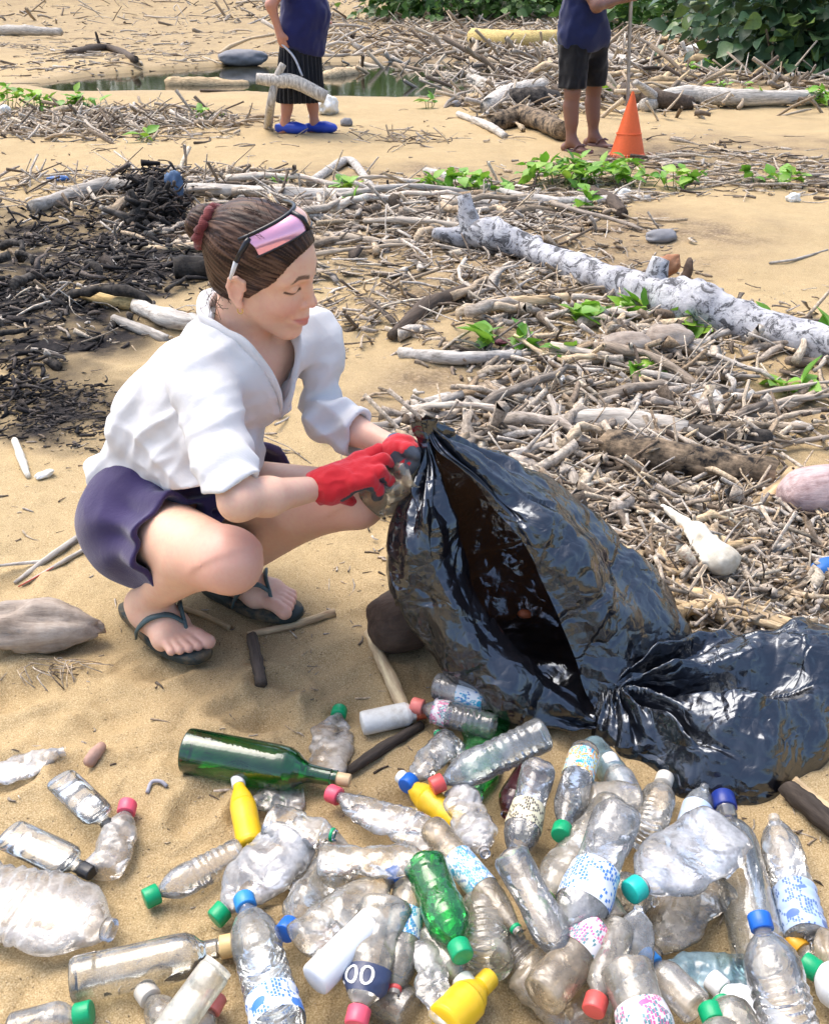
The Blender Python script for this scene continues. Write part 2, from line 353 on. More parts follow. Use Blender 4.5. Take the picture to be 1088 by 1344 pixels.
# unit stick: length 1 along z, thickness about 1 across before scaling -> store real ratios per object
STK = []
for k in range(14):
    V, F = stick_mesh(k); V[:, :2] = V[:, :2] ; STK.append((V, F))
def stick_obj(name, k, c, ang, L, r, pitch, mat, label, group):
    r_ = np.random.default_rng(k * 7 + 1); kk = k % 14
    key = ('stick', kk, mat.name)
    if key not in CACHE:
        z = np.linspace(-.5, .5, 9); q = np.random.default_rng(500 + kk); b1 = q.uniform(-.07, .07)
        P = np.stack([b1 * (1 - 4 * z * z), .03 * np.sin(z * 7 + q.uniform(0, 6)), z], 1) + np.c_[q.normal(0, .006, (9, 2)), np.zeros(9)]
        rr = .03 * np.linspace(1.1, q.uniform(.55, 1.), 9) * (1 + .16 * q.normal(0, 1, 9)); V, F = tube(P, np.maximum(rr, .009), 7); mb = MB().add(V, F)
        if kk % 3 == 0: s0 = P[5]; mb.add(*tube([s0, s0 + [.05, .03, .06], s0 + [.09, .05, .14]], [.016, .012, .007], 5))
        CACHE[key] = mk(name, np.concatenate(mb.V), mb.F, mat, None, True, None, None, False)
    o = bpy.data.objects.new(name, CACHE[key]); COL.objects.link(o); s = r / .03
    d = Vector((math.cos(ang) * math.cos(pitch), math.sin(ang) * math.cos(pitch), math.sin(pitch))); qt = d.to_track_quat('Z', 'X')
    o.matrix_world = Matrix.LocRotScale(Vector(c), qt, Vector((s, s, L))) ; return tag(o, label, 'stick', group)
CACHE = {}
def px_ground(u, v): 
    w = (v - 672) / FPX; t = CAM_H / (sT + w * cT); return (u - 544) / FPX * t, (cT - w * sT) * t
def inz(n, zn, r):                           # n random photo points inside an ellipse zone
    a = r.uniform(0, 2 * np.pi, n); q = np.sqrt(r.uniform(0, 1, n)) * (1 + .22 * r.normal(0, 1, n)); return zn[0] + zn[2] * q * np.cos(a), zn[1] + zn[3] * q * np.sin(a)
SANDY = [(1000,330,120,55),(950,285,130,22),(520,500,75,55),(1060,600,70,22),(600,440,45,22),(760,200,140,10),(560,205,190,14),(230,215,220,12),(500,150,120,14),(300,490,260,18),(430,560,60,60)]
def keep(u, v, r, p=.9):
    k = np.ones(len(u), bool)
    for (a, b, c, d) in SANDY: k &= ~(((((u - a) / c) ** 2 + ((v - b) / d) ** 2) < 1) & (r.uniform(0, 1, len(u)) < p))
    return k
def litter(name, zones, mat, label, seed, seg=4, sides=5, flat=1.0, sag=.35):
    r = np.random.default_rng(seed); A = []
    for (zx, zy, rx, ry, n, L0, L1, r0, r1, pile) in zones:
        n = int(n * (1.05 if 200 < zy < 640 else 1.4)); u, v = inz(n, (zx, zy, rx, ry), r); v = np.maximum(v, 3.); x, y = px_ground(u, v); pn = n3(np.stack([x, y, 0 * x], 1), 2.6 if zy > 140 else .8, seed * 1.7) + .5 * n3(np.stack([x, y, 0 * x], 1), 7., seed * 2.1)
        k = keep(u, v, r) & (v > 4) & (r.uniform(0, 1, n) < .15 + .85 * sstep(-.55, .25, pn)); u, v, x, y = u[k], v[k], x[k], y[k]; n2 = len(u)
        L = L0 * (L1 / L0) ** (r.uniform(0, 1, n2) ** 1.6); R_ = np.minimum(r0 * (r1 / r0) ** r.uniform(0, 1, n2), L * .16)
        ang = r.normal(0, .75, n2) + np.where(r.uniform(0, 1, n2) < .25, 1.3, .05); A.append(np.stack([x, y, hz(x, y) + R_ * .6 + pile * r.uniform(0, 1, n2) ** 2, L, R_, ang, r.normal(0, .10, n2) * (1 + 3 * (pile > .02))], 1))
    A = np.concatenate(A); n = len(A); s = np.linspace(-.5, .5, seg); dx, dy, dz = np.cos(A[:, 5]) * np.cos(A[:, 6]), np.sin(A[:, 5]) * np.cos(A[:, 6]), np.sin(A[:, 6])
    D = np.stack([dx, dy, dz], 1); Sd = np.stack([-np.sin(A[:, 5]), np.cos(A[:, 5]), 0 * dx], 1); U = np.cross(D, Sd)
    bx = r.normal(0, .10, (n, 1)) * (1 - 4 * s[None] ** 2); bz = r.normal(0, .05, (n, 1)) * (1 - 4 * s[None] ** 2)
    C = A[:, None, :3] + A[:, 3][:, None, None] * (s[None, :, None] * D[:, None] + bx[..., None] * Sd[:, None] + bz[..., None] * U[:, None])
    rr = A[:, 4][:, None] * (1 + .2 * r.normal(0, 1, (n, seg))) * np.linspace(1.1, .65, seg)[None]; rr = np.maximum(rr, .3 * A[:, 4][:, None])
    a = np.linspace(0, 2 * np.pi, sides, endpoint=False)
    V = C[:, :, None] + rr[:, :, None, None] * (np.cos(a)[None, None, :, None] * Sd[:, None, None] + flat * np.sin(a)[None, None, :, None] * U[:, None, None])
    base = (np.arange(n) * seg * sides)[:, None]; F = []
    I = np.arange(seg * sides).reshape(seg, sides); J = np.roll(I, -1, 1); q = np.stack([I[:-1], J[:-1], J[1:], I[1:]], -1).reshape(-1, 4)
    F = (base[:, :, None] + q[None]).reshape(-1, 4)
    e0 = I[0][::-1]; e1 = I[-1]                                            # end caps as quads (5 sides: quad + tri folded)
    cq = np.array([[e0[0], e0[1], e0[2], e0[3]], [e0[0], e0[3], e0[4 % sides], e0[4 % sides]], [e1[0], e1[1], e1[2], e1[3]], [e1[0], e1[3], e1[4 % sides], e1[4 % sides]]]) if sides == 5 else np.array([e0, e1])
    if sides == 5: cq = cq[[0, 2]]
    F = np.concatenate([F, (base[:, :, None] + cq[None]).reshape(-1, 4)])
    return tag(mk(name, V.reshape(-1, 3), F, mat, smooth=sides > 4), label, None, None, 'stuff')
Z_ = [ # cx, cy, rx, ry, count, Lmin, Lmax, rmin, rmax, pile
 (770,520,340,150,2300,.05,.34,.002,.009,.03),(960,610,180,110,650,.05,.3,.002,.009,.05),(990,760,150,80,1500,.03,.22,.0015,.008,.05),(850,690,140,80,900,.03,.2,.0015,.006,.02),
 (620,360,220,90,1000,.05,.35,.002,.010,.03),(480,290,280,50,900,.06,.5,.003,.013,.03),(720,285,180,40,600,.06,.4,.003,.012,.02),(930,230,200,35,900,.06,.5,.003,.014,.02),
 (150,165,190,22,1000,.08,.6,.004,.016,.03),(90,255,200,25,500,.08,.5,.003,.013,.03),(300,250,120,25,500,.08,.5,.003,.013,.03),
 (880,75,300,60,3600,.15,1.3,.008,.04,.10),(660,45,240,50,1800,.2,1.6,.010,.05,.10),(500,28,200,26,700,.2,1.6,.010,.05,.05),(680,140,90,28,500,.1,.7,.006,.025,.10),(140,55,330,50,1500,.06,.8,.004,.022,.01),(250,75,300,25,500,.06,.5,.004,.016,.0),(300,6,700,8,700,.3,2.5,.02,.09,.12),(440,25,600,14,500,.2,2.2,.012,.05,.03),
 (770,520,330,140,420,.06,.24,.009,.022,.03),(985,750,120,70,160,.05,.18,.008,.018,.03),(520,290,260,45,200,.1,.4,.012,.03,.02),
 (500,200,520,60,500,.04,.3,.002,.008,.0),(430,620,380,160,450,.012,.09,.0009,.0035,.0),(300,900,420,180,180,.008,.05,.0007,.0025,.0),(980,1180,120,200,60,.01,.06,.0008,.003,.0),(110,370,210,90,500,.02,.22,.002,.010,.04),(520,190,60,14,160,.1,.4,.003,.008,.04)]
litter('driftwood_litter', Z_, M_woodi, 'dense litter of small weathered twigs and driftwood over the beach', 21)
litter('wood_chips', [(770,530,340,170,3600,.01,.05,.002,.008,.02),(960,720,180,130,2600,.008,.045,.002,.009,.03),(620,350,280,90,1400,.01,.06,.003,.009,.02),(480,280,320,50,700,.015,.07,.004,.010,.02),(850,690,130,70,900,.006,.03,.002,.006,.01),(430,600,300,130,500,.004,.02,.001,.004,0),(560,1000,560,330,420,.003,.011,.0008,.003,0)], M_woodi, 'small broken wood chips and husk bits among the driftwood', 22, 3, 4, .45)
litter('bark_flakes', [(770,520,330,150,330,.05,.20,.010,.028,.03),(960,690,170,120,260,.03,.14,.008,.022,.03),(560,330,330,70,240,.06,.26,.012,.034,.02),(150,165,190,22,90,.1,.4,.02,.05,.02),(880,80,300,60,300,.2,.8,.03,.09,.08)], M_woodi, 'flat broken bark and husk flakes lying among the twigs', 25, 4, 4, .16)
M_ash = wood_mat('charcoal', [(.010, .009, .010), (.018, .016, .017), (.045, .038, .036), (.012, .011, .012), (.03, .025, .022), (.10, .085, .075), (.014, .013, .014), (.16, .13, .11), (.06, .048, .04)], 'isl')
litter('charcoal_debris', [(120,330,170,60,1300,.02,.14,.004,.022,.05),(50,420,130,50,500,.02,.12,.004,.018,.03),(205,268,42,24,900,.03,.14,.006,.026,.17),(70,540,110,50,900,.008,.05,.002,.009,.01),(30,490,40,60,300,.02,.10,.004,.014,.03),(170,570,70,30,250,.006,.035,.001,.006,.0),(590,590,180,120,260,.01,.08,.002,.007,.01)], M_ash, 'burnt black charcoal and ash bits spread over the burnt patch', 23, 3, 4, .7)
# --- the largest loose sticks, one by one
zones = [((770,520,330,140), 120, .16, .62, .007, .020, 'loose driftwood stick in the litter between white log and black bag', 'sticks between the white log and the bag'),
 ((985,755,120,70), 42, .10, .32, .006, .017, 'tan driftwood stick piled right behind the black bag', 'sticks piled behind the bag'),
 ((470,290,290,45), 56, .3, .9, .010, .028, 'long grey stick in the driftwood band behind the woman', 'sticks in the band behind the woman'),
 ((880,85,260,45), 44, .7, 2.4, .025, .075, 'far grey driftwood stick in the tangle near the leafy shrub', 'far sticks near the shrub'),
 ((150,165,180,20), 18, .3, 1.0, .012, .03, 'pale stick in the far strip of litter left of the pond', 'sticks left of the pond'),
 ((100,390,180,60), 20, .15, .5, .010, .024, 'half burnt stick on the blackened ground', 'half burnt sticks')]
rS = np.random.default_rng(77); kS = 0
for (zn, n, L0, L1, r0, r1, lb, gr) in zones:
    u, v = inz(n * 3, zn, rS); k = keep(u, v, rS, 1.); u, v = u[k][:n], v[k][:n]
    for a, b in zip(u, v):
        kS += 1; x, y = px_ground(a, b); L = L0 * (L1 / L0) ** (rS.uniform() ** 1.4); r = r0 * (r1 / r0) ** rS.uniform(); ang = rS.normal(0, .7) + (1.2 if rS.uniform() < .25 else 0)
        stick_obj('driftwood_stick', kS, (x, y, gz(x, y) + r * .9 + rS.uniform(0, .03)), ang, L, r, rS.normal(0, .06), M_charw if 'burnt' in lb else (M_tan if 'tan' in lb else M_wood), lb, gr)
# --- driftwood one can name
def wpath(P, r, lift=1.0):
    out_ = []
    for q, rr in zip(P, r):
        g = gh(q[0], q[1]); g = gp(q[0], q[1], g[2] + rr * lift + (q[2] if len(q) > 2 else 0)); out_.append(g)
    return np.array(out_)
def log(P, r, mat, label, name='driftwood_log', cat='log', n=26, sides=14, rough=.12, stubs=(), squash=1.0, group=None):
    r = np.asarray(r, float) if np.ndim(r) else np.full(len(P), float(r)); W = wpath(P, r, .85); C = spline(W, n); rr = np.interp(np.linspace(0, 1, n), np.linspace(0, 1, len(r)), r)
    rr = rr * (1 + .10 * n3(np.stack([np.linspace(0, 5, n), np.full(n, P[0][0] * .37), 0 * rr], 1))); V, F = tube(C, rr, sides, True, 0, squash)
    k = len(V); axis = np.repeat(C, sides, 0); dv = (V - axis); dv /= np.linalg.norm(dv, axis=1, keepdims=True) + 1e-9; s = 1 / rr.mean()
    V = V + dv * (np.repeat(rr, sides) * rough * (fbm(V, s * .9, 3, P[0][1]) + .5 * n3(V, s * 3, 3.)))[:, None]
    V[:sides] += nrm(C[0] - C[1]) * (rr[0] * .5 * np.random.default_rng(abs(int(P[0][0]))).random((sides, 1))); V[-sides:] += nrm(C[-1] - C[-2]) * (rr[-1] * .5 * np.random.default_rng(abs(int(P[0][1]))).random((sides, 1)))
    base = C[0].copy(); base[2] -= rr[0]; root = empty(name, base, label, cat, group); QM = Vector(C[-1] - C[0]).to_track_quat('Z', 'Y').to_matrix(); QN = np.array(QM)
    def seat(V_, F_, nm): o_ = MB().add((V_ - base) @ QN, F_).obj(nm, mat, root); o_.matrix_local = QM.to_4x4(); return o_
    seat(V, F, 'trunk' if cat == 'log' else 'shaft')
    for (t, dx, dy, dz, L, r0, r1) in stubs:
        c = C[int(t * (n - 1))]; d = nrm([dx, dy, dz]); Q = spline([c, c + d * L * .5 + [0, 0, .01 * L], c + d * L], 8); Vs_, Fs_ = tube(Q, np.linspace(r0, r1, 8), 10)
        Vs_ = Vs_ + .12 * r0 * np.stack([n3(Vs_, 1 / r0, 1.), n3(Vs_, 1 / r0, 2.), n3(Vs_, 1 / r0, 3.)], 1); seat(Vs_, Fs_, 'branch_stub')
    return root
m, nt, p, out = newmat('mottled_white_bark'); v = coord(nt, 'Object')
c = ramp(nt, noise(nt, v, 16, 5, .6), [(.3, (.28, .28, .30)), (.5, (.46, .46, .48)), (.7, (.62, .62, .62))]); c = mixc(nt, ramp(nt, noise(nt, v, 17, 7, .8, dist=.8), [(.50, 0), (.57, .92)]), c, (.045, .045, .05)); c = mixc(nt, ramp(nt, noise(nt, v, 5, 4), [(.55, 0), (.8, .6)]), c, (.36, .33, .30))
nt.links.new(c, p.inputs['Base Color']); p.inputs['Roughness'].default_value = .85; nt.links.new(bump(nt, noise(nt, v, 40, 6, .7), .7, .012), p.inputs['Normal']); M_bark = m
log([(604,312),(645,308),(700,330),(780,360),(850,385),(905,398),(970,420),(1120,462)], [.045,.085,.06,.068,.075,.092,.068,.066], M_bark, 'big white log with mottled dark bark lying across the sand', n=70, sides=30, rough=.18,
    stubs=[(.07, -.25, .3, 1., .2, .06, .035), (.02, -1, -.2, .15, .16, .06, .025), (.58, .2, .1, 1., .15, .06, .035), (.30, .2, 1, .3, .12, .045, .025)])
LG = [([(515,440),(560,402),(608,383)], [.022,.034,.03], M_dark, 'dark curved branch arching over a small sand mound', []), ([(712,556),(800,552),(900,566)], [.018,.04,.034], M_grey, 'grey split log with black underside in the litter', []),
 ([(800,585),(880,600),(1010,622)], [.048,.05,.045], M_brown, 'thick brown log lying in front of the bare sand patch', []), ([(985,668),(1012,650),(1042,622)], [.02,.026,.022], M_tan, 'short tan plank leaning toward the pink husk', []),
 ([(526,464),(600,470),(680,466)], [.022,.024,.02], M_grey, 'pale straight branch beside the sand mound', []), ([(636,402),(690,398),(742,392)], [.03,.03,.024], M_tan, 'tan stubby log below the white log', []),
 ([(880,560),(920,572),(1004,578)], [.03,.034,.03], M_charw, 'charred log end beside the bare sand patch', []), ([(745,545),(800,575),(856,600)], [.014,.016,.012], M_tan, 'long tan stick crossing the brown log', []),
 ([(622,50),(680,52),(732,52)], [.2,.2,.19], M_yel, 'thick yellowish log far behind the man', []), ([(795,80),(820,82),(848,90)], [.12,.12,.11], M_grey, 'pale cut log beside the thin pole', []),
 ([(845,138),(900,124),(970,128),(1100,128)], [.07,.10,.09,.07], M_grey, 'long grey fallen trunk in front of the leafy shrub', [(.12, -.5, -.6, .3, .6, .06, .03)]), ([(820,118),(860,130),(905,136)], [.09,.1,.07], M_dark, 'dark forked branch at the end of the grey trunk', []),
 ([(642,140),(670,122),(710,112)], [.1,.1,.08], M_grey, 'grey branch pointing up beside the man', []), ([(676,132),(700,130),(725,132)], [.12,.13,.1], M_charw, 'black burnt stump right beside the man', []),
 ([(648,162),(690,152),(738,172)], [.08,.1,.08], M_brown, 'brown arched log at the man\'s feet', []), ([(602,150),(640,165),(662,178)], [.03,.04,.03], M_grey, 'grey stick lying on sand near the arched log', []),
 ([(44,272),(90,258),(135,244),(180,246)], [.04,.045,.05,.04], M_grey, 'pale thick branch lying left of the burnt heap', []), ([(150,246),(300,250),(440,256),(560,246)], [.035,.04,.04,.03], M_grey, 'long pale trunk running behind the woman\'s head', []),
 ([(232,352),(255,350),(284,352)], [.05,.055,.045], M_charw, 'short black burnt log near her hair bun', []), ([(104,384),(150,396),(190,400)], [.022,.028,.026], M_yel, 'yellowish stick on the burnt ground', []),
 ([(150,418),(185,432),(220,446)], [.018,.022,.02], M_grey, 'pale grey stick at the edge of the burnt ground', []), ([(180,402),(230,420),(285,424)], [.03,.04,.03], M_grey, 'grey flat driftwood board at the edge of the ashes', []),
 ([(408,240),(440,218),(462,212),(492,252)], [.03,.035,.03,.022], M_grey, 'hooked pale branch standing up from the litter behind her head', []), ([(225,112),(270,112),(325,114)], [.11,.12,.09], M_tan, 'pale log lying at the near edge of the pond', []),
 ([(424,104),(445,100),(474,96)], [.1,.12,.1], M_tan, 'log end lying in the pond beside the black skirt', []), ([(606,98),(630,110),(662,124)], [.08,.1,.07], M_grey, 'whitish branch sticking into the pond', []),
 ([(-20,40),(30,40),(80,42)], [.12,.14,.09], M_grey, 'pale log on the far sand at the picture edge', []), ([(190,10),(235,12),(282,14)], [.26,.28,.22], M_tan, 'large tan log at the top of the beach', []),
 ([(90,70),(130,62),(155,66),(178,78)], [.06,.07,.07,.06], M_dark, 'dark crooked branch on the far sand', [(.4, -.2, .1, 1, .3, .04, .02)]), ([(778,250),(800,262),(816,280)], [.03,.04,.035], M_dark, 'dark stump leaning beside the green clump', []),
 ([(700,262),(640,268),(580,262)], [.028,.034,.03], M_grey, 'pale stick lying behind the end of the white log', []), ([(560,225),(700,262),(850,262)], [.03,.034,.03], M_grey, 'long thin grey trunk under the green clumps', []),
 ([(232,796),(268,808),(302,824)], [.006,.0068,.006], M_tan, 'thin tan stick between the two flip-flops', []), ([(326,833),(380,822),(438,804)], [.007,.0085,.009], M_tan, 'tan stick with dark tip in front of her left foot', []),
 ([(331,836),(337,865),(343,897)], [.012,.013,.011], M_dark, 'short dark bark stick pointing at the camera', []), ([(484,832),(510,885),(536,944)], [.011,.013,.014], M_tan, 'pale wooden stake lying by the white canister', []),
 ([(450,1018),(490,990),(552,952)], [.008,.011,.009], M_dark, 'half buried dark root beside the white canister', []), ([(1034,1036),(1060,1056),(1100,1092)], [.018,.018,.018], M_dark, 'dark knobbly branch poking out below the bag', []),
 ([(1042,1026),(1066,1046),(1105,1076)], [.009,.009,.008], M_tan, 'thin tan stick lying along the dark branch', []), ([(20,765),(60,735),(120,694)], [.004,.007,.009], M_grey, 'grey root lying behind her shorts', [(.5, -.6, -.3, .1, .12, .005, .003)]), ([(30,768),(75,742),(122,715)], [.003,.005,.006], M_grey, 'thin grey root beside the red string', []),
 ([(1010,345),(1045,340),(1085,328)], [.006,.007,.005], M_grey, 'thin pale stick lying alone on the bare sand', []), ([(880,770),(960,800),(1060,830)], [.022,.024,.02], M_tan, 'thick tan branch right behind the bag', []), ([(930,790),(1000,800),(1090,830)], [.018,.022,.018], M_grey, 'grey branch lying on the tan one behind the bag', []),
 ([(900,740),(960,770),(1088,800)], [.012,.014,.012], M_tan, 'straight tan stick below the animal skull', []), ([(1008,735),(1012,760),(1015,782)], [.013,.014,.013], M_tan, 'short upright cut of tan wood near the skull', []), ([(985,748),(990,765),(992,785)], [.011,.012,.012], M_tan, 'second short cut of tan wood near the skull', []),
 ([(905,600),(935,628),(938,655)], [.007,.008,.006], M_tan, 'thin bent pale stick standing out of the litter', []), ([(940,700),(960,720),(962,745)], [.01,.014,.010], M_brown, 'brown forked root beside the skull', [(.5, -.5, .1, .6, .07, .009, .005)]), ([(865,640),(930,655),(1020,690)], [.006,.007,.005], M_dark, 'long thin dark stick in front of the brown log', []),
 ([(560,530),(600,524),(640,540)], [.02,.026,.018], M_grey, 'pale humped root just behind the bag tip', []), ([(640,505),(700,530),(760,540)], [.016,.02,.016], M_grey, 'grey branch with white end behind the bag', [])]
for i, (P, r, mt, lb, st) in enumerate(LG):
    small = max(r) < .016; log(P, r, mt, lb, 'driftwood_branch' if small else 'driftwood_log', 'branch' if small else 'log', 18, 10, .14, st)
# burnt heap
log([(168,292),(200,276),(240,278)], [.03,.05,.03], M_charw, 'charred black heap of burnt wood with a blue rag', 'burnt_heap', 'log', 20, 14, .45, [(.3, -.3, .1, 1, .15, .03, .015), (.6, .5, -.2, .8, .2, .03, .012), (.8, -.1, -.4, .7, .17, .03, .012), (.15, -.8, -.4, .4, .18, .03, .012), (.5, -.4, -.6, .4, .2, .03, .012), (.45, .2, .1, 1, .19, .035, .012), (.2, .6, .2, .7, .22, .03, .01), (.9, .7, -.3, .5, .16, .03, .012)])
# --- husks, skull, foam and small litter
def lump(name, px, py, rr, mat, label, cat, rot=0, tilt=0, nz=.12, sink=.25, freq=1.5, group=None, fn=None, z=0.0, sharp=.72):
    g = gh(px, py); u = np.linspace(0, np.pi, 22); w = np.linspace(0, 2 * np.pi, 32, endpoint=False); P = np.stack([np.cos(u)[:, None] + 0 * w, np.sin(u)[:, None] ** sharp * np.cos(w), np.sin(u)[:, None] ** sharp * np.sin(w)], -1).reshape(-1, 3)
    P = P * (1 + nz * fbm(P, freq, 3, px * .1))[:, None]; P = fn(P) if fn else P; P = P * rr
    n = 32; I = np.arange(22 * n).reshape(22, n); J = np.roll(I, -1, 1); F = np.stack([I[:-1], I[1:], J[1:], J[:-1]], -1).reshape(-1, 4)
    o = mk(name, P, F, mat); o.location = (g[0], g[1], g[2] + rr[2] * (1 - sink) + z); o.rotation_euler = (0, tilt, rot); return tag(o, label, cat, group)
def husk_mat(name, a, b, c):
    m, nt, p, out = newmat(name); v = coord(nt, 'Object'); w = nd(nt, 'Mapping', Vector=v, Scale=(8, 60, 60)).outputs[0]
    k = ramp(nt, noise(nt, v, 12, 5, .7), [(.3, a), (.5, b), (.72, c)]); k = mixc(nt, .5, k, ramp(nt, noise(nt, w, 1., 5, .7), [(.3, a), (.7, c)])); nt.links.new(k, p.inputs['Base Color']); p.inputs['Roughness'].default_value = .8
    nt.links.new(bump(nt, noise(nt, w, 1., 5, .7), .6, .006), p.inputs['Normal']); return m
M_husk = husk_mat('grey_husk', (.10, .07, .05), (.33, .26, .20), (.56, .49, .42)); M_coco = husk_mat('dark_coconut_fibre', (.03, .018, .012), (.075, .045, .03), (.14, .09, .06)); M_pinkh = husk_mat('pinkish_husk', (.20, .11, .10), (.52, .37, .36), (.70, .58, .56)); M_rust = husk_mat('rusty_husk', (.12, .045, .02), (.35, .14, .06), (.5, .26, .13))
def taper(P): P = P.copy(); t = P[:, 0]; k = 1 - .35 * sstep(.1, 1., t) ; P[:, 1] *= k; P[:, 2] *= k; P[:, 2] -= .22 * np.maximum(t, 0) ** 2; return P
lump('coconut_husk', 62, 846, (.125, .055, .052), M_husk, 'long weathered grey coconut husk beside her flip-flop', 'husk', .12, .05, .2, .15, 2.2, None, taper)
mb = MB(); r_ = np.random.default_rng(4)
for i in range(26):
    g = gh(70 + r_.uniform(-40, 45), 872 + r_.uniform(-8, 14), .006); a = r_.uniform(-2.6, -.4); mb.add(*tube(spline([g, g + [.03 * math.cos(a), .03 * math.sin(a), .012], g + [.06 * math.cos(a + .5), .06 * math.sin(a + .5), -.004]], 5), .0012, 4))
tag(mb.obj('husk_fibre', M_woodi), 'loose husk fibres spilling below the grey coconut husk', None, None, 'stuff')
lump('coconut', 530, 845, (.075, .068, .066), M_coco, 'dark brown hairy coconut half hidden behind the black bag', 'coconut', .4, 0, .08, .1, 2.)
lump('coconut_husk', 1075, 668, (.12, .075, .065), M_pinkh, 'pinkish bleached coconut husk at the edge of the litter', 'husk', .2, 0, .1, .2, 1.4, None, taper)
lump('coconut_husk', 822, 470, (.09, .055, .055), M_husk, 'grey coconut husk below the white log, nearer of two', 'husk', .1, 0, .12, .2); lump('coconut_husk', 874, 462, (.085, .06, .06), M_husk, 'grey coconut husk touching its twin below the white log', 'husk', -.3, 0, .15, .2)
lump('broken_husk', 870, 368, (.075, .05, .05), M_rust, 'rusty orange broken husk resting behind the white log', 'husk', .4, -.2, .2, .1, 1.6, None, None, .02); lump('husk_shell', 900, 374, (.016, .03, .06), M_coco, 'thin dark husk shell standing behind the white log', 'husk', .2, .1, .15, .1, 1.6, None, None, .01)
lump('wood_block', 792, 385, (.035, .035, .05), M_tan, 'small orange tan wood block against the white log', 'wood block', .3, 0, .12, .1, 1.2, None, None, .02, .55)
M_stone = plain('grey_stone', (.22, .22, .23), .85, .3, 15, .4); M_foam = plain('white_foam', (.78, .79, .77), .7, .06, 60, .2, dirt=(.6, .55, .42)); M_bone = plain('bleached_bone', (.66, .63, .54), .7, .12, 30, .3, dirt=(.42, .36, .26))
for a in [(866,316,.085,.06,.035,M_stone,'grey stone','flat dark grey stone on the sand behind the white log','stone'),(320,84,.42,.25,.14,M_stone,'dark boulder','dark rounded boulder at the far edge of the pond','stone'),(598,140,.05,.05,.04,M_stone,'x','small dark stone near the pond branch','stone'),(455,165,.06,.05,.04,M_stone,'x','small grey stone left of the blue clogs','stone')]:
    lump('stone', a[0], a[1], (a[2], a[3], a[4]), a[5], a[7], a[8], .3, 0, .15, .3, 1.4)
for i, (x, y, rr, lb) in enumerate([(922,530,(.055,.03,.028),'white foam block lying on the litter near the sand patch'),(752,578,(.02,.03,.016),'small white foam chip among sticks behind the bag'),(873,623,(.028,.018,.012),'white foam chip beside the bent pale stick'),(60,626,(.028,.014,.010),'white foam strip beside the pale bone on the sand'),(430,150,(.13,.1,.1),'white plastic ball behind the blue clogs'),(735,500,(.04,.014,.014),'white plastic pipe piece behind the bag'),(8,150,(.07,.05,.05),'white plastic jug fragment at the left strip of litter'),(300,300,(.03,.02,.02),'yellowish foam piece near the burnt heap'),(580,300,(.05,.03,.02),'pale foam piece behind the bun and sticks'),(985,75,(.5,.2,.14),'white plastic sack lying in front of the leafy shrub'),(925,72,(.35,.2,.12),'crumpled white and blue plastic near the shrub'),(815,258,(.05,.04,.03),'white foam cup bit beside the green clump'),(1040,265,(.05,.035,.03),'white shell bit on the far right litter')]):
    lump('foam_piece', x, y, rr, M_foam, lb, 'foam', .3 * i, 0, .25, .2, 1.6, None, None, 0, .7)
M_blue = plain('blue_plastic', (.03, .14, .42), .4, .2, 30, .2); M_blu2 = plain('faded_blue_cloth', (.10, .16, .26), .9, .3, 30, .4)
lump('blue_container', 1078, 762, (.045, .03, .03), M_blue, 'blue plastic container half buried in the litter behind the bag', 'container', .4, 0, .15, .2, 1.4, None, None, 0, .6)
lump('cloth_rag', 232, 272, (.05, .04, .08), M_blu2, 'faded blue rag hanging on the burnt heap', 'rag', .3, 0, .3, .0, 2.5, None, None, .05); lump('plastic_scrap', 78, 238, (.07, .03, .02), M_blue, 'small blue plastic scrap in the far left litter', 'plastic scrap', .1, 0, .3, .2, 2.)
lump('purple_scrap', 660, 452, (.045, .02, .012), plain('maroon_rag', (.16, .05, .07), .8), 'flat maroon scrap left of the grey husks', 'plastic scrap', .2, 0, .2, .1, 2.)
# animal skull
sk = empty('animal_skull', gh(915, 735), 'long bleached animal skull lying right above the bag', 'skull')
c0, c1, c2 = gh(866, 690, .055), gh(908, 733, .075), gh(940, 772, .075); d_ = nrm(c2 - c0); sd_ = nrm(np.cross(d_, [0, 0, 1]))
S = SDF(np.minimum(c0, c2) - .12, np.maximum(c0, c2) + .12, .0035)
for pr in [cap(c0, .008, c1, .018, .015), cap(c1, .022, c2, .032, .02), ell(c2, (.036, .034, .03), np.eye(3), .02), cap(c1 + sd_ * .025, .006, c2 + sd_ * .042, .007, .008), cap(c1 - sd_ * .025, .006, c2 - sd_ * .042, .007, .008)]: S.prim(pr)
for s_ in (-1, 1): S.prim(ell(c1 * .6 + c2 * .4 + sd_ * .028 * s_ + np.array([0, 0, .018]), (.018, .016, .02), np.eye(3), .006), 's')
V, F = S.mesh(); V = relax(V, F, 1); V = V + .002 * np.stack([n3(V, 60, 1.), n3(V, 60, 2.), n3(V, 60, 3.)], 1); under(mk('cranium', V, F, M_bone), sk)
mb = MB().add(*tube([c0 + sd_ * .03 - [0, 0, .018], c1 + sd_ * .045 - [0, 0, .025], c1 + sd_ * .05], [.006, .009, .012], 8)); under(mb.obj('jaw_bone', M_bone), sk)
log([(20,578),(28,600),(38,626)], [.010,.012,.007], M_bone, 'pale bone lying on the sand beside the ashes', 'bone', 'bone', 14, 10, .2)
log([(60,474),(78,482),(66,466)], [.012,.014,.012], M_charw, 'small curled black burnt husk on the sand', 'burnt_husk', 'husk', 14, 8, .3)
tag(MB().add(*tube(spline([gh(25, 772, .004), gh(70, 748, .006), gh(118, 718, .008)], 12), .0016, 5)).obj('red_string', plain('red_string', (.45, .07, .04), .7)), 'red string lying on the sand behind her shorts', 'string')
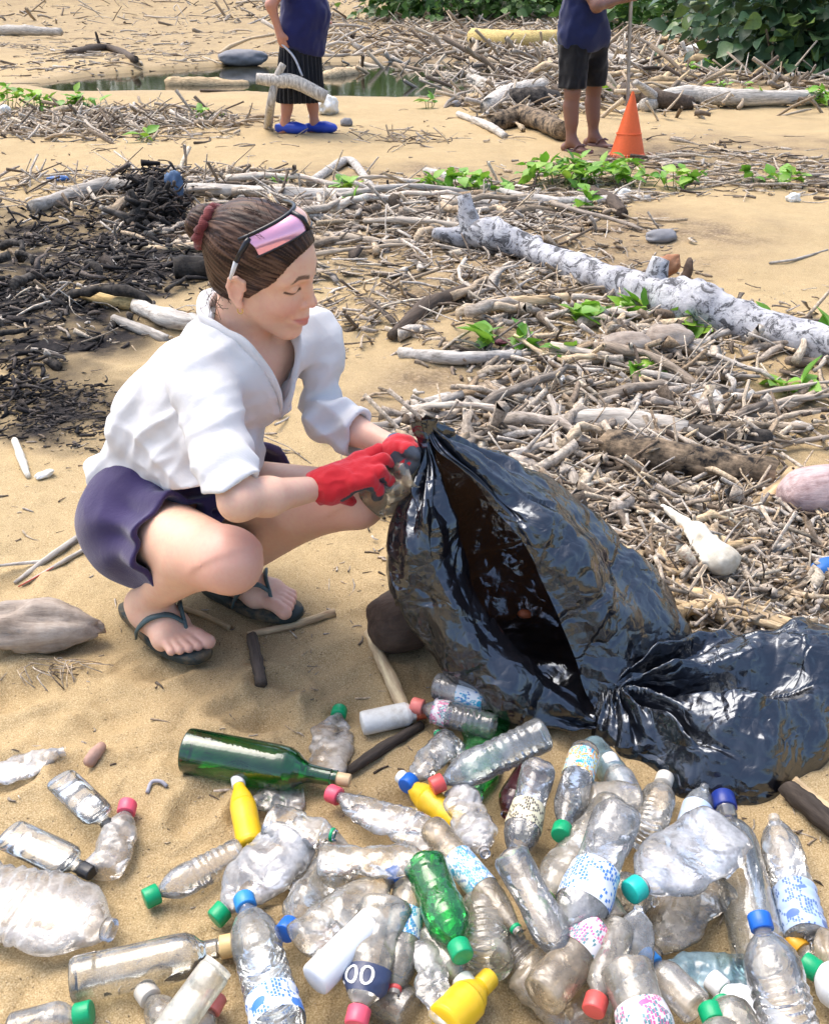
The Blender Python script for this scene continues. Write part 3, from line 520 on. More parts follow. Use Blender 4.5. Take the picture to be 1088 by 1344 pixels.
tag(MB().add(*tube(spline([gh(118, 1008, .010), gh(125, 998, .012), gh(136, 984, .010)], 8), [.010, .012, .012, .011, .012, .011, .010, .008], 8)).obj('cork_scrap', plain('pinkish_cork', (.42, .26, .20), .8, .3, 60, .4)), 'pinkish broken cork on the sand above the flasks', 'cork')
tag(MB().add(*tube(spline([gh(194, 1042, .003), gh(200, 1030, .006), gh(212, 1029, .006), gh(220, 1034, .003)], 12), .0035, 6)).obj('bottle_ring', plain('grey_ring', (.30, .30, .34), .6)), 'small grey curled ring left of the wine bottle', 'ring')
# --- plants
def leaf_mesh(name, L, W, mat, fold=.25, droop=.25, n=6):
    t = np.linspace(0, 1, n); w = W * np.sin(np.pi * np.clip(t, .03, .97) ** .8) ; V = []
    for i in range(n):
        x = L * t[i]; z = -droop * L * t[i] ** 2
        V += [(x, -w[i], z + fold * w[i]), (x, 0, z), (x, w[i], z + fold * w[i])]
    F = [(i * 3 + j, i * 3 + 3 + j, i * 3 + 4 + j, i * 3 + 1 + j) for i in range(n - 1) for j in range(2)]; return mk(name, V, F, mat, None, True, None, None, False)
def leaf_mat(name, cols, rough=.45, tr=.3):
    m, nt, p, out = newmat(name); r = nd(nt, 'ObjectInfo').outputs['Random']; ri = nd(nt, 'NewGeometry').outputs['Random Per Island']; k = nd(nt, 'Math', dict(operation='FRACT'), i0=nd(nt, 'Math', dict(operation='ADD'), i0=r, i1=ri).outputs[0]).outputs[0]
    c = ramp(nt, k, [((i + .5) / len(cols), q) for i, q in enumerate(cols)]); v = coord(nt, 'Object'); c = mixc(nt, ramp(nt, noise(nt, v, 30, 3), [(.4, 0), (.7, .35)]), c, tuple(x * .6 for x in cols[0])); nt.links.new(c, p.inputs['Base Color']); p.inputs['Roughness'].default_value = rough
    t = nd(nt, 'BsdfTranslucent', Color=c); ms = nd(nt, 'MixShader', i0=tr, i1=p.outputs[0], i2=t.outputs[0]); nt.links.new(ms.outputs[0], out.inputs[0]); return m
M_vine = leaf_mat('beach_vine_leaf', [(.15, .36, .03), (.25, .50, .05), (.11, .29, .03), (.36, .56, .06), (.20, .43, .04)]); M_stem = plain('green_stem', (.12, .20, .05), .6)
vleaf = [leaf_mesh('leaf', .062, .024, M_vine), leaf_mesh('leaf', .050, .022, M_vine, .15, .4), leaf_mesh('leaf', .070, .022, M_vine, .35, .1)]
def clump(px, py, n, spread, hgt, label, k=1.0):
    g = gh(px, py); root = empty('beach_vine', g, label, 'plant', 'green beach plants'); r = np.random.default_rng(int(px * 7 + py)); mb = MB()
    for i in range(n):
        a = r.uniform(0, 6.28); d = spread * math.sqrt(r.uniform()); x, y = d * math.cos(a), d * math.sin(a) * .7; h = hgt * r.uniform(.35, 1); zb_ = gz(g[0] + x, g[1] + y) - g[2]
        if i % 2 == 0 or n < 8: mb.add(*tube(np.array([(x * .7, y * .7, zb_), (x * .9, y * .9, zb_ + h * .6), (x, y, zb_ + h)]), [.003 * k, .0024 * k, .0016 * k], 5))
        for q in range(2 if n < 40 else 1):
            o = bpy.data.objects.new('leaf', vleaf[r.integers(3)]); COL.objects.link(o); o.parent = root; s = k * r.uniform(.7, 1.35)
            o.location = (x, y, zb_ + h); o.rotation_euler = (r.normal(0, .35), r.normal(-.25, .4), r.uniform(0, 6.28)); o.scale = (s, s, s)
    tag(mb.obj('stem', M_stem, root), kind='stuff')
CL = [(580,252,10,.12,.10,'small green plant left end of the plant row'),(612,252,14,.14,.12,'green plant just behind the white log end'),(645,256,10,.12,.10,'green plant right of the log end'),(735,245,39,.26,.15,'large bright green vine patch below the man'),(790,240,39,.28,.15,'bright green vine patch under the orange cone'),
 (838,245,16,.16,.11,'green plant right of the orange cone'),(892,248,12,.14,.12,'upright green plant on the right litter'),(1000,245,8,.12,.10,'small green plant on the far right litter'),(1038,245,9,.12,.10,'green plant at the right edge of the litter'),(772,280,8,.07,.12,'single green sprig in front of the dark stump'),(455,255,7,.08,.12,'green sprig behind her sunglasses'),(462,272,4,.05,.06,'tiny seedling behind her forehead'),
 (770,424,9,.07,.06,'low green seedlings under the white log'),(830,418,9,.08,.05,'green seedlings at the middle of the white log'),(915,438,8,.08,.05,'green seedlings by the knob of the white log'),(640,462,6,.05,.07,'green seedling beside the sand mound'),(690,456,4,.04,.04,'pair of green leaves left of the grey husks'),(845,492,5,.06,.04,'pale green seedling in front of the grey husks'),(995,430,4,.05,.04,'tiny green seedling on the bare sand'),(1042,516,5,.05,.05,'green seedling in the right hand litter'),(1080,448,6,.06,.06,'green sprig at the tip of the white log'),
 (8,142,20,.3,.22,'green bush patch at the left picture edge'),(52,148,16,.28,.18,'green vine patch in the left strip of litter'),(85,148,16,.25,.18,'bright vine tuft beside the left litter'),(118,146,12,.22,.16,'vine tuft at the right end of the left patch'),(275,160,5,.12,.12,'lone green plant left of the skirted person'),(190,186,3,.06,.07,'single yellowish leaf plant on the sand'),
 (562,142,4,.08,.10,'yellow green seedling right of the pond'),(800,128,18,.28,.10,'low green patch behind the orange cone'),(955,136,12,.2,.18,'bright green plant before the grey trunk'),(985,138,8,.16,.16,'yellow green plant beside the trunk fork'),(1062,138,12,.24,.18,'green plant patch near the right edge'),(1082,140,10,.2,.16,'green tuft at the right picture edge'),(905,100,9,.25,.2,'yellow leaved plant among far driftwood'),(365,248,5,.08,.06,'small green weed beside her bun'),(740,470,5,.05,.04,'green seedling among sticks near the maroon scrap')]
for (x, y, n, sp, h, lb) in CL: clump(x, y, n, sp, h, lb, 1.3 if y > 200 else 1.6)
# leafy shrub
M_sea = leaf_mat('shrub_leaf', [(.035, .085, .03), (.06, .13, .05), (.09, .17, .085), (.03, .065, .025), (.13, .21, .12), (.16, .24, .05)], .35, .2); sleaf = [leaf_mesh('leaf', .26, .10, M_sea, .15, .2), leaf_mesh('leaf', .22, .095, M_sea, .25, .35)]
M_trunk = plain('shrub_bark', (.13, .10, .075), .9, .3, 12, .5)
def shrub(name, px, py, Rx, Ry, H, nbig, nstuff, label, mat, leafs, seed, leafscale=1.0, cat='shrub', trunk=True, group=None):
    g = gh(px, py); root = empty(name, g, label, cat, group); r = np.random.default_rng(seed)
    C = r.normal(0, 1, (26, 3)); C /= np.linalg.norm(C, axis=1, keepdims=True); C *= r.uniform(.35, .95, (26, 1)) ; C[:, 2] = np.abs(C[:, 2]); C = C * [Rx, Ry, H * .92]
    if trunk:
        for k in range(5):
            q = C[k]; under(MB().add(*tube(spline(np.array([g - [0, 0, .2], g + q * [.3, .3, .45] + r.normal(0, .1, 3), g + q * .95]), 9), np.linspace(.05, .018, 9) * leafscale * 1.4, 7)).obj('trunk', M_trunk), root)
    n = nbig + nstuff; ci = r.integers(0, 26, n); P = C[ci] + r.normal(0, 1, (n, 3)) * [Rx * .20, Ry * .20, H * .16]; P[:, 2] = np.abs(P[:, 2] - .1) + .12
    Dv = P + [0, 0, -H * .25] + r.normal(0, .6, (n, 3)) * [Rx, Ry, H] * .4; Dv[:, 1] -= .8 * Ry * r.uniform(0, 1, n); Dv /= np.linalg.norm(Dv, axis=1, keepdims=True)
    vis = np.argsort(P[:, 1] - .6 * P[:, 2] + r.normal(0, .2 * Ry, n)); big = set(vis[:nbig].tolist()); mbV = []; mbF = []; k0 = 0
    base = [np.array([v_.co for v_ in m_.vertices]) for m_ in leafs]; bf_ = [np.array([tuple(p_.vertices) for p_ in m_.polygons]) for m_ in leafs]
    for i in range(n):
        s = leafscale * r.uniform(.65, 1.3); q = Vector(Dv[i]).to_track_quat('X', 'Z'); q = q @ Vector((1, 0, 0)).rotation_difference(Vector((1, 0, 0))); ro = Matrix.Rotation(r.normal(0, .7), 3, 'X'); li = i % len(leafs); M3 = q.to_matrix() @ ro
        if i in big:
            o = bpy.data.objects.new('leaf', leafs[li]); COL.objects.link(o); o.parent = root; o.matrix_local = Matrix.Translation(Vector(P[i])) @ M3.to_4x4() @ Matrix.Scale(s, 4)
        else: mbV.append(base[li] @ (np.array(M3).T * s) + P[i]); mbF.append(bf_[li] + k0); k0 += len(base[li])
    if mbV: tag(mk('foliage', np.concatenate(mbV), np.concatenate(mbF), mat, root), kind='stuff')
    return root
shrub('leafy_shrub', 1075, 100, 2.0, 1.6, 2.9, 260, 1500, 'big dark green shrub with large round leaves at the top corner', M_sea, sleaf, 5, 1.0)
shrub('leafy_shrub', 990, 62, 1.9, 1.6, 2.6, 40, 1300, 'dark vine tangled shrub behind the white plastic sack', M_sea, sleaf, 6, .8)
M_far = leaf_mat('far_leaf', [(.05, .13, .02), (.09, .20, .035), (.035, .09, .02), (.14, .27, .05)], .5, .25); fleaf = [leaf_mesh('leaf', .34, .13, M_far, .2, .2, 4)]
FT = [(600,24,3.2,'low bright green bush left of the man\'s shoulder'),(690,22,3.0,'green bush right behind the man'),(850,26,3.4,'green bush right of the thin pole'),(905,34,2.4,'yellowish green bush in front of the far thicket'),(770,18,3.5,'far bush hidden behind the man'),(520,16,3.5,'far bush above the pond'),(430,13,4,'far bush above the skirted person'),(340,12,4,'far dark bush above the pond end'),(230,10,4.5,'far bush above the large tan log'),(120,10,4.5,'far bush over the far sand'),(10,10,4.5,'far bush at the top corner'),(-110,12,4.5,'far bush beyond the picture edge'),(960,16,5,'tall bush behind the leafy shrub'),(1120,20,5,'tall bush behind the big leafy shrub')]
for i, (x, y, R_, lb) in enumerate(FT):
    Yf = (37 if y > 16 else 47) + (i % 3) * 2.5; Yf = 30 if y > 30 else (60 + (i % 3) * 3 if y <= 16 and x <= 520 else Yf); zc_ = Yf * cT + CAM_H * sT; fx = (x - 544) / FPX * zc_; fz = gz(fx, Yf); o_g = gh
    gh = lambda a_, b_, dz=0.0, q=(fx, Yf, fz): np.array(q)
    shrub('far_bush', x, y, R_ * (1.15 if y > 16 else 1.5), R_, R_ * (1.0 if x > 500 else 2.3), 0, 1500, lb, M_far, fleaf, 40 + i, 1.0 if y > 16 else 1.5, 'bush', True, 'bushes at the top of the beach'); gh = o_g
# ================================================================ the crouching woman
def skin_mat(name, col, sss=.12, blush=(.75, .32, .27)):
    m, nt, p, out = newmat(name); v = coord(nt, 'Object')
    A = lambda n: nd(nt, 'Attribute', dict(attribute_name=n)).outputs['Fac']
    f = noise(nt, v, 9, 4, .6); c = mixc(nt, f, tuple(x * .9 for x in col), tuple(min(1, x * 1.08) for x in col))
    c = mixc(nt, ramp(nt, noise(nt, v, 120, 3), [(.4, 0), (.75, .3)]), c, blush); c = mixc(nt, ramp(nt, noise(nt, v, 28, 5, .7), [(.48, 0), (.75, .4)]), c, tuple(min(1, x * y) for x, y in zip(col, (1.02, .80, .74)))); c = mixc(nt, ramp(nt, noise(nt, v, 420, 2), [(.68, 0), (.74, .3)]), c, tuple(x * .6 for x in col))
    c = mixc(nt, A('blush'), c, blush); c = mixc(nt, A('lip'), c, (.62, .17, .17)); c = mixc(nt, A('brow'), c, (.055, .026, .016))
    nt.links.new(c, p.inputs['Base Color']); p.inputs['Roughness'].default_value = .48
    p.inputs['Subsurface Weight'].default_value = sss; p.inputs['Subsurface Radius'].default_value = (1, .35, .2); p.inputs['Subsurface Scale'].default_value = .012
    nt.links.new(bump(nt, noise(nt, v, 260, 4), .12, .001), p.inputs['Normal']); return m
def cloth_mat(name, col, rough=.85, weave=900, wv=.25, trans=0.0, var=.08, sheen=.2):
    m, nt, p, out = newmat(name); v = coord(nt, 'Object'); f = noise(nt, v, 7, 5)
    c = mixc(nt, f, tuple(x * (1 - var) for x in col), tuple(min(1, x * (1 + var)) for x in col)); nt.links.new(c, p.inputs['Base Color'])
    p.inputs['Roughness'].default_value = rough; p.inputs['Sheen Weight'].default_value = sheen; p.inputs['Specular IOR Level'].default_value = .2
    w1 = nd(nt, 'TexWave', dict(bands_direction='X'), Vector=v, Scale=weave / 6.28, Distortion=1.5).outputs['Fac']
    w2 = nd(nt, 'TexWave', dict(bands_direction='Z'), Vector=v, Scale=weave / 6.28, Distortion=1.5).outputs['Fac']
    h = nd(nt, 'Math', dict(operation='ADD'), i0=w1, i1=w2).outputs[0]
    b = bump(nt, h, wv, .0012); b = bump(nt, noise(nt, v, 45, 4, .6), .35, .004, b); nt.links.new(b, p.inputs['Normal'])
    if trans:
        t = nd(nt, 'BsdfTranslucent', Color=col); ms = nd(nt, 'MixShader', i0=trans, i1=p.outputs[0], i2=t.outputs[0]); nt.links.new(ms.outputs[0], out.inputs[0])
    return m
HQ = (-0.2660, 1.7049, 0.7635, 0.3233, 0.3119, -0.2417, 0.915)
hf = np.array([math.cos(HQ[3]) * math.cos(HQ[4]), -math.sin(HQ[3]) * math.cos(HQ[4]), -math.sin(HQ[4])])
hr0 = nrm(np.cross(hf, [0, 0, 1])); hu0 = np.cross(hr0, hf); hr = math.cos(HQ[5]) * hr0 + math.sin(HQ[5]) * hu0; hu = np.cross(hr, hf)
HM = np.array([hf, hr, hu]); HC = np.array(HQ[:3]); HS = HQ[6]
def hl(f, r, u): return HC + HS * (f * hf + r * hr + u * hu)
def hE(c, rr, k=.02): return ell(hl(*c), tuple(HS * x for x in rr), HM, k)
def hC(a, r0, b, r1, k=.01): return cap(hl(*a), HS * r0, hl(*b), HS * r1, k)
A_ = np.array
hipR, hipL = A_([-.575, 1.775, .215]), A_([-.49, 1.90, .225]); kneeR, kneeL = A_([-.327, 1.47, .305]), A_([-.115, 1.65, .335])
ankR, ankL = A_([-.54, 1.68, .09]), A_([-.385, 1.815, .085]); pel = A_([-.535, 1.85, .25]); mid = A_([-.46, 1.81, .43]); che = A_([-.365, 1.76, .545])
nb = A_([-.318, 1.747, .62]); shR, shL = A_([-.372, 1.63, .59]), A_([-.205, 1.86, .60])
elR, wrR = A_([-.286, 1.40, .462]), A_([-.175, 1.56, .405]); elL, wrL = A_([-.175, 1.79, .445]), at(521, 590, 1.68)
def leg(hip, knee, ank, back):
    c = knee + .36 * (ank - knee) + back
    return [cap(hip, .082, knee + .12 * (hip - knee), .058, .05), cap(knee, .054, knee + .02 * back, .062, .03), cap(knee, .054, c, .056, .012), cap(c, .056, ank, .031, .016), ell(knee + .018 * nrm(2 * knee - hip - ank), (.042, .042, .046), np.eye(3), .03), cap(knee + .045 * nrm(2 * knee - hip - ank), .017, knee + .05 * nrm(2 * knee - hip - ank) + .02 * nrm(ank - knee), .016, .015), cap(knee * .75 + ank * .25 + .03 * nrm(knee - hip), .016, knee * .2 + ank * .8 + .008 * nrm(knee - hip), .014, .02)]
def foot(heel, toe, side, ank):             # side: unit vector to the big-toe side
    d = nrm(toe - heel); L = np.linalg.norm((toe - heel)[:2]); z = A_([0, 0, 1.])
    P = lambda t, s_, h: A_([*(heel + d * L * t + side * s_)[:2], h])
    pr = [ell(P(.10, 0, .05), (.03, .029, .032), np.eye(3), .02), cap(ank, .031, P(.24, 0, .055), .034, .03), cap(P(.26, .004, .062), .034, P(.6, .008, .038), .026, .035),
          cap(P(.3, -.012, .042), .025, P(.64, -.022, .034), .021, .03), cap(P(.58, .02, .038), .021, P(.66, -.03, .033), .017, .03)]
    for i, (t0, t1, s0, s1, r0) in enumerate([(.70, .965, .022, .030, .0145), (.70, .95, .004, .008, .0095), (.69, .92, -.010, -.009, .0092), (.67, .885, -.022, -.025, .0088), (.64, .84, -.033, -.039, .0086)]):
        k0 = P(t0, s0, .036); k1 = P((t0 + t1) / 2 + .015, (s0 + s1) / 2, .037); k2 = P(t1, s1, .031)
        pr += [cap(k0, r0 * 1.02, k1, r0 * .95, .008), cap(k1, r0 * .95, k2, r0 * 1.08, .003)]
    return pr
fdR = nrm([.219, -.202, 0]); fsR = A_([.678, .735, 0]); heelR = A_([-.597, 1.735, 0]); toeR = heelR + fdR * .225
fdL = nrm([.874, -.486, 0]); fsL = A_([-.486, -.874, 0]); heelL = A_([-.447, 1.845, 0]); toeL = heelL + fdL * .222
body = [cap(hipR, .095, hipL, .095, .06), cap(pel, .1, mid, .082, .08), cap(mid, .082, che, .078, .08), cap(shR, .038, shL, .038, .05),
        cap(che + A_([.02, -.05, .0]), .075, che + A_([.05, .02, .01]), .07, .05), cap(nb - A_([.01, -.005, .03]), .055, hl(-.032, 0, -.050), .045, .018),
        cap(shR, .038, elR, .030, .03), cap(elR, .029, elR * .65 + wrR * .35, .031, .02), cap(elR * .65 + wrR * .35, .031, wrR, .022, .02),
        cap(shL, .038, elL, .030, .03), cap(elL, .029, elL * .65 + wrL * .35, .030, .02), cap(elL * .65 + wrL * .35, .030, wrL, .022, .02)]
bR = A_([-.02, .02, .02]); body += leg(hipR, kneeR, ankR, A_([-.012, .022, .028])) + foot(heelR, toeR, fsR, ankR)
body += leg(hipL, kneeL, ankL, A_([-.02, .012, .028])) + foot(heelL, toeL, fsL, ankL)
head = [hE((-.012, 0, .035), (.098, .075, .088), .03), hE((.032, 0, -.03), (.066, .057, .088), .03), hE((.045, 0, .042), (.049, .06, .052), .03),
        hE((.081, 0, -.110), (.016, .020, .014), .02), hE((.089, 0, -.070), (.016, .028, .02), .02)]
for s_ in (-1, 1):
    head += [hC((-.002, s_ * .054, -.046), .014, (.068, s_ * .020, -.106), .014, .022), hE((.062, s_ * .034, -.030), (.027, .024, .024), .022),
             hC((.090, s_ * .012, .030), .009, (.072, s_ * .05, .031), .009, .014)]
head2 = []
for s_ in (-1, 1):
    head2.append(('s', hE((.097, s_ * .033, .010), (.013, .018, .012), .014)))
    head2.append(('u', hE((.076, s_ * .0325, .009), (.0145, .0165, .0135), .004)))
    head2.append(('s', hC((.0905, s_ * .022, .0035), .0009, (.081, s_ * .047, .004), .0009, .002)))
head2 += [('u', hC((.090, 0, .020), .0075, (.109, 0, -.024), .0088, .012)), ('u', hE((.1105, 0, -.029), (.0095, .0105, .009), .008))]
for s_ in (-1, 1):
    head2 += [('u', hE((.0985, s_ * .0125, -.034), (.0095, .0068, .0075), .005)), ('s', hE((.104, s_ * .0075, -.0405), (.005, .0035, .003), .003)),
              ('u', hC((.1035, 0, -.0655), .0055, (.087, s_ * .031, -.0605), .0030, .004)), ('u', hC((.101, 0, -.0775), .0062, (.087, s_ * .027, -.067), .0034, .005)),
              ('s', hC((.111, 0, -.0712), .0016, (.087, s_ * .036, -.0600), .0018, .003)), ('s', hC((.084, s_ * .039, -.048), .001, (.079, s_ * .042, -.064), .001, .008)),
              ('u', hE((-.010, s_ * .080, -.010), (.016, .0065, .029), .006)), ('u', hE((-.001, s_ * .079, -.040), (.008, .006, .010), .006)),
              ('s', hE((-.006, s_ * .0885, -.012), (.0095, .0065, .019), .003))]
    hx = [(.006, s_ * .078, -.002), (.005, s_ * .083, .016), (-.008, s_ * .087, .022), (-.021, s_ * .088, .014), (-.024, s_ * .087, -.004), (-.017, s_ * .084, -.026), (-.006, s_ * .080, -.040)]
    head2 += [('u', hC(hx[i], .0042, hx[i + 1], .0042, .003)) for i in range(6)]
NECKZ = .665
def body_field(lo, hi, h):
    f = SDF(lo, hi, h)
    for pr in body + head: f.prim(pr)
    for op, pr in head2: f.prim(pr, op)
    return f
f1 = body_field((-.80, 1.30, .112), (.06, 2.08, NECKZ + .006), .0045); V1, F1 = f1.mesh(); del f1
f0 = body_field((-.68, 1.48, -.01), (-.18, 1.95, .12), .0024); V0, F0 = f0.mesh(); del f0; V0 = relax(V0, F0, 1, .4)
f2 = body_field((-.42, 1.56, NECKZ - .006), (-.12, 1.86, .92), .0022); V2, F2 = f2.mesh(); del f2
V2 = relax(V2, F2, 1, .3)
V1 = relax(V1, F1, 2); Vb = np.concatenate([V1, V2, V0]); Fb = np.concatenate([F1, F2 + len(V1), F0 + len(V1) + len(V2)])
L_ = ((Vb - HC) / HS) @ HM.T; lf, lr, lu = L_[:, 0], L_[:, 1], L_[:, 2]; ar = np.abs(lr)
lipc = -.0708 + .36 * np.maximum(ar - .008, 0)
lip = np.where((lf > .066) & (ar < .038), 1 - sstep(.6, 1.05, np.sqrt((ar / .0355) ** 2 + ((lu - lipc) / .0115) ** 2)), 0) * .75
bc = .0345 + .005 * sstep(.01, .034, ar) - .010 * sstep(.036, .054, ar)
brow = np.where((lf > .05) & (ar > .009) & (ar < .055), (1 - sstep(.5, 1., np.abs(lu - bc) / (.0055 * (1 - .5 * sstep(.03, .055, ar))))) * sstep(.009, .016, ar) * (1 - sstep(.046, .055, ar)), 0) * .85
lash = np.where((lf > .055) & (ar > .017) & (ar < .053), (1 - sstep(.35, 1., np.abs(lu - (.0025 + .0035 * ((ar - .031) / .016) ** 2 - .03 * np.maximum(ar - .036, 0))) / .0040)), 0) * .95
blush = np.where(lf > .03, np.exp(-(((ar - .042) / .022) ** 2 + ((lu + .03) / .022) ** 2)) * .5 + np.exp(-((ar / .014) ** 2 + ((lu + .03) / .012) ** 2)) * .35, 0)
blush += np.where(ar > .068, .35 * np.exp(-(((lu + .012) / .03) ** 2 + ((lf + .006) / .025) ** 2)), 0)
for kn in (kneeR, kneeL): blush += .35 * np.exp(-((np.linalg.norm(Vb - kn, axis=1) - .06) / .05) ** 2)
for te in (toeR, toeL): blush += .45 * np.exp(-(np.linalg.norm(Vb - te, axis=1) / .06) ** 2)
M_skin = skin_mat('fair_skin', (.82, .52, .37))
woman = empty('person', (-.47, 1.75, 0), 'woman crouching beside the black bag in white shirt, purple shorts and red gloves', 'person')
wb = under(mk('body', Vb, Fb, M_skin, attrs=dict(lip=lip, brow=np.maximum(brow, lash), blush=np.clip(blush, 0, .8))), woman)
# ---- shirt
fw = nrm([.80, -.60, 0]); lw = A_([.60, .80, 0])
S = SDF((-.80, 1.27, .16), (-.02, 2.12, .74), .004)
lap = A_([-.40, 1.71, .36])
for pr in [cap(A_([-.565, 1.86, .27]), .130, mid + A_([0, 0, .01]), .112, .08), cap(mid, .112, che + A_([-.01, .005, .0]), .100, .08), cap(shR + A_([0, .01, -.006]), .062, shL + A_([0, -.014, -.008]), .058, .04),
           cap(che + fw * .065, .080, lap, .09, .06), cap(shR + A_([0, 0, -.006]), .056, elR * .98 + shR * .02 + A_([-.006, 0, -.01]), .051, .018), cap(shL + A_([0, 0, -.008]), .052, elL + A_([0.01, -.01, 0]), .048, .025),
           cap(elL + A_([0.01, -.01, 0]), .048, elL * .45 + wrL * .55, .044, .025), cap(nb - A_([.02, -.01, .02]), .088, nb + A_([-.005, .0, .03]), .070, .03)]: S.prim(pr)
def ridge(p, s, o): return 1 - np.abs(fbm(p, s, 2, o)) * 1.6
def crumple(S, fn, band=.035):                # fold the cloth itself, so both faces of the weave move together
    I = np.argwhere(np.abs(S.d) < band); P = S.lo + S.h * I; S.d[I[:, 0], I[:, 1], I[:, 2]] -= fn(P).astype(np.float32)
def shirt_folds(p):
    q = p @ np.array([[.8, -.6, 0], [.6, .8, 0], [0, 0, 1]]).T
    w = .012 * n3(q * [1.0, .8, .45], 15, 3.) + .017 * ridge(q * [.35, 1, .5] + q[:, [2, 2, 0]] * .5, 10, 9.) + .008 * ridge(q * [1, .4, 1.] - q[:, [2, 1, 0]] * .4, 17, 5.) + .0016 * n3(q, 55, 4.)
    dE = np.minimum(np.linalg.norm(p - elR, axis=1), np.linalg.norm(p - elL, axis=1)); ax = np.minimum(np.linalg.norm(p - shR - A_([.03, .02, -.10]), axis=1), np.linalg.norm(p - shL - A_([.02, -.03, -.1]), axis=1))
    tR = ((p - shR) @ nrm(elR - shR)); tL = ((p - elL) @ nrm(wrL - elL))
    w = w * (.35 + .55 * sstep(.62, .45, p[:, 2])) + .006 * np.sin(tR * 95 + 3 * n3(p, 12, 1.)) * np.exp(-(dE / .10) ** 2) + .005 * np.sin(ax * 85 + 4 * n3(p, 9, 2.)) * np.exp(-(ax / .13) ** 2)
    return w - .012 + .012 * sstep(.53, .6, p[:, 2])
S.d = S.d; crumple(S, shirt_folds)
sl, g = S.sub(S.lo, S.lo + S.h * S.n)
la = (g[0] - nb[0]) * lw[0] + (g[1] - nb[1]) * lw[1]; fo = (g[0] - nb[0]) * fw[0] + (g[1] - nb[1]) * fw[1]
hV = (g[2] - .49) / (.655 - .49); wV = .004 + .066 * np.clip(hV, 0, 1.3)
dV = np.maximum((np.abs(la + .004) - wV) * .92, np.maximum(-(hV) * .14, -(fo + .0)))
Cn = SDF(S.lo, S.lo + S.h * (S.n - 1), S.h); Cn.n = S.n; Cn.d = np.full(S.n, 5., np.float32); Cn.prim(cap(nb + A_([.002, -.004, .0]), .064, nb + A_([.02, -.02, .09]), .066, 0)); Cn.d = np.minimum(Cn.d, dV)
Spre = S.d.copy(); band = (Cn.d > -.004) & (Cn.d < .020); S.d = np.where(band, S.d - .003, S.d); S.shell(.0115); S.d = np.maximum(S.d, -Cn.d)
S.plane(A_([-.484, 1.68, .338]), -A_([-.0083, .0162, .0421]), None, None)
S.plane(elR * .93 + shR * .07, nrm(elR - shR) + .55 * nrm(wrR - elR), (-.42, 1.27, .30), (-.18, 1.50, .52))
S.plane(elL * .5 + wrL * .5, nrm(wrL - elL), (-.16, 1.6, .30), (.0, 1.84, .56))
S.plane(nb + A_([.0, .0, .078]), A_([.1, -.08, 1.]), (-.45, 1.6, .62), (-.15, 1.9, .76))
slo, sh_ = S.lo.copy(), S.h; Vs, Fs = S.mesh(); del S, Cn; Vs = relax(Vs, Fs, 2)
def sv(p): i = np.clip(np.round((p - slo) / sh_).astype(int), 0, np.array(Spre.shape) - 1); return Spre[i[0], i[1], i[2]]
def onshirt(a, z):                            # walk in from the front until the cloth is met
    for fo_ in np.arange(.30, -.02, -.002):
        p = nb + lw * a + fw * fo_; p[2] = z
        if sv(p) < 0: return p
    return p
nk = []
for sg, zz_ in ((-1, np.linspace(.488, .632, 15)), (1, np.linspace(.632, .488, 15))):
    seg = [onshirt(-.004 + sg * (.004 + .066 * np.clip((z_ - .49) / .165, 0, 1.3)), z_) for z_ in zz_]
    if sg < 0:
        nk += seg
        cN = nb + A_([.004, -.006, 0]); a0 = math.atan2(*((seg[-1] - cN) @ np.stack([lw, fw], 1))[::1]) if False else None
        for t_ in np.linspace(.28, 1.72, 13): nk.append(cN + .072 * (math.cos(math.pi * t_ - math.pi / 2 + math.pi / 2) * fw * 1.0 + -math.sin(math.pi * t_) * lw) + A_([0, 0, .030 + .030 * (.5 - .5 * math.cos(2 * math.pi * (t_ - .28) / 1.44))]))
    else: nk += seg
M_shirt = cloth_mat('white_muslin', (.86, .86, .87), .9, 1100, .22, .25, .02)
shirt = under(mk('shirt', Vs, Fs, M_shirt), woman)
nk = spline(np.array(nk)[[0, 3, 6, 9, 12, 14, 16, 18, 20, 21, 22, 24, 26, 28, 30, 33, 36, 39, 42]], 90); nk = np.concatenate([nk[:1], .25 * nk[:-2] + .5 * nk[1:-1] + .25 * nk[2:], nk[-1:]])
nn_ = len(nk); cu_ = nb + A_([.0, .0, .0]); Vc = []
for i_, q_ in enumerate(nk):                  # standing band that follows the neckline
    ot = q_ - cu_; ot = nrm(A_([ot[0], ot[1], .15 * ot[2]])); up_ = nrm(A_([0, 0, 1.]) + .25 * ot); hb_ = .017 + .006 * math.sin(i_ / nn_ * math.pi)
    for (a_, b_) in ((-.002, -.008), (.007, -.006), (.0085, .5 * hb_), (.006, hb_), (.001, hb_ + .002), (-.004, hb_ * .8), (-.003, .0)): Vc.append(q_ + ot * a_ + up_ * b_)
kc = 7; Fc = [(i * kc + j, i * kc + (j + 1) % kc, (i + 1) * kc + (j + 1) % kc, (i + 1) * kc + j) for i in range(nn_ - 1) for j in range(kc)] + [tuple(range(kc)), tuple((nn_ - 1) * kc + j for j in range(kc))][::1]
Vc = np.array(Vc); Vc = Vc + .0015 * np.stack([n3(Vc, 40, 1.), n3(Vc, 40, 2.), n3(Vc, 40, 3.)], 1); co_ = mk('collar', Vc, Fc, M_shirt); co_.parent = shirt
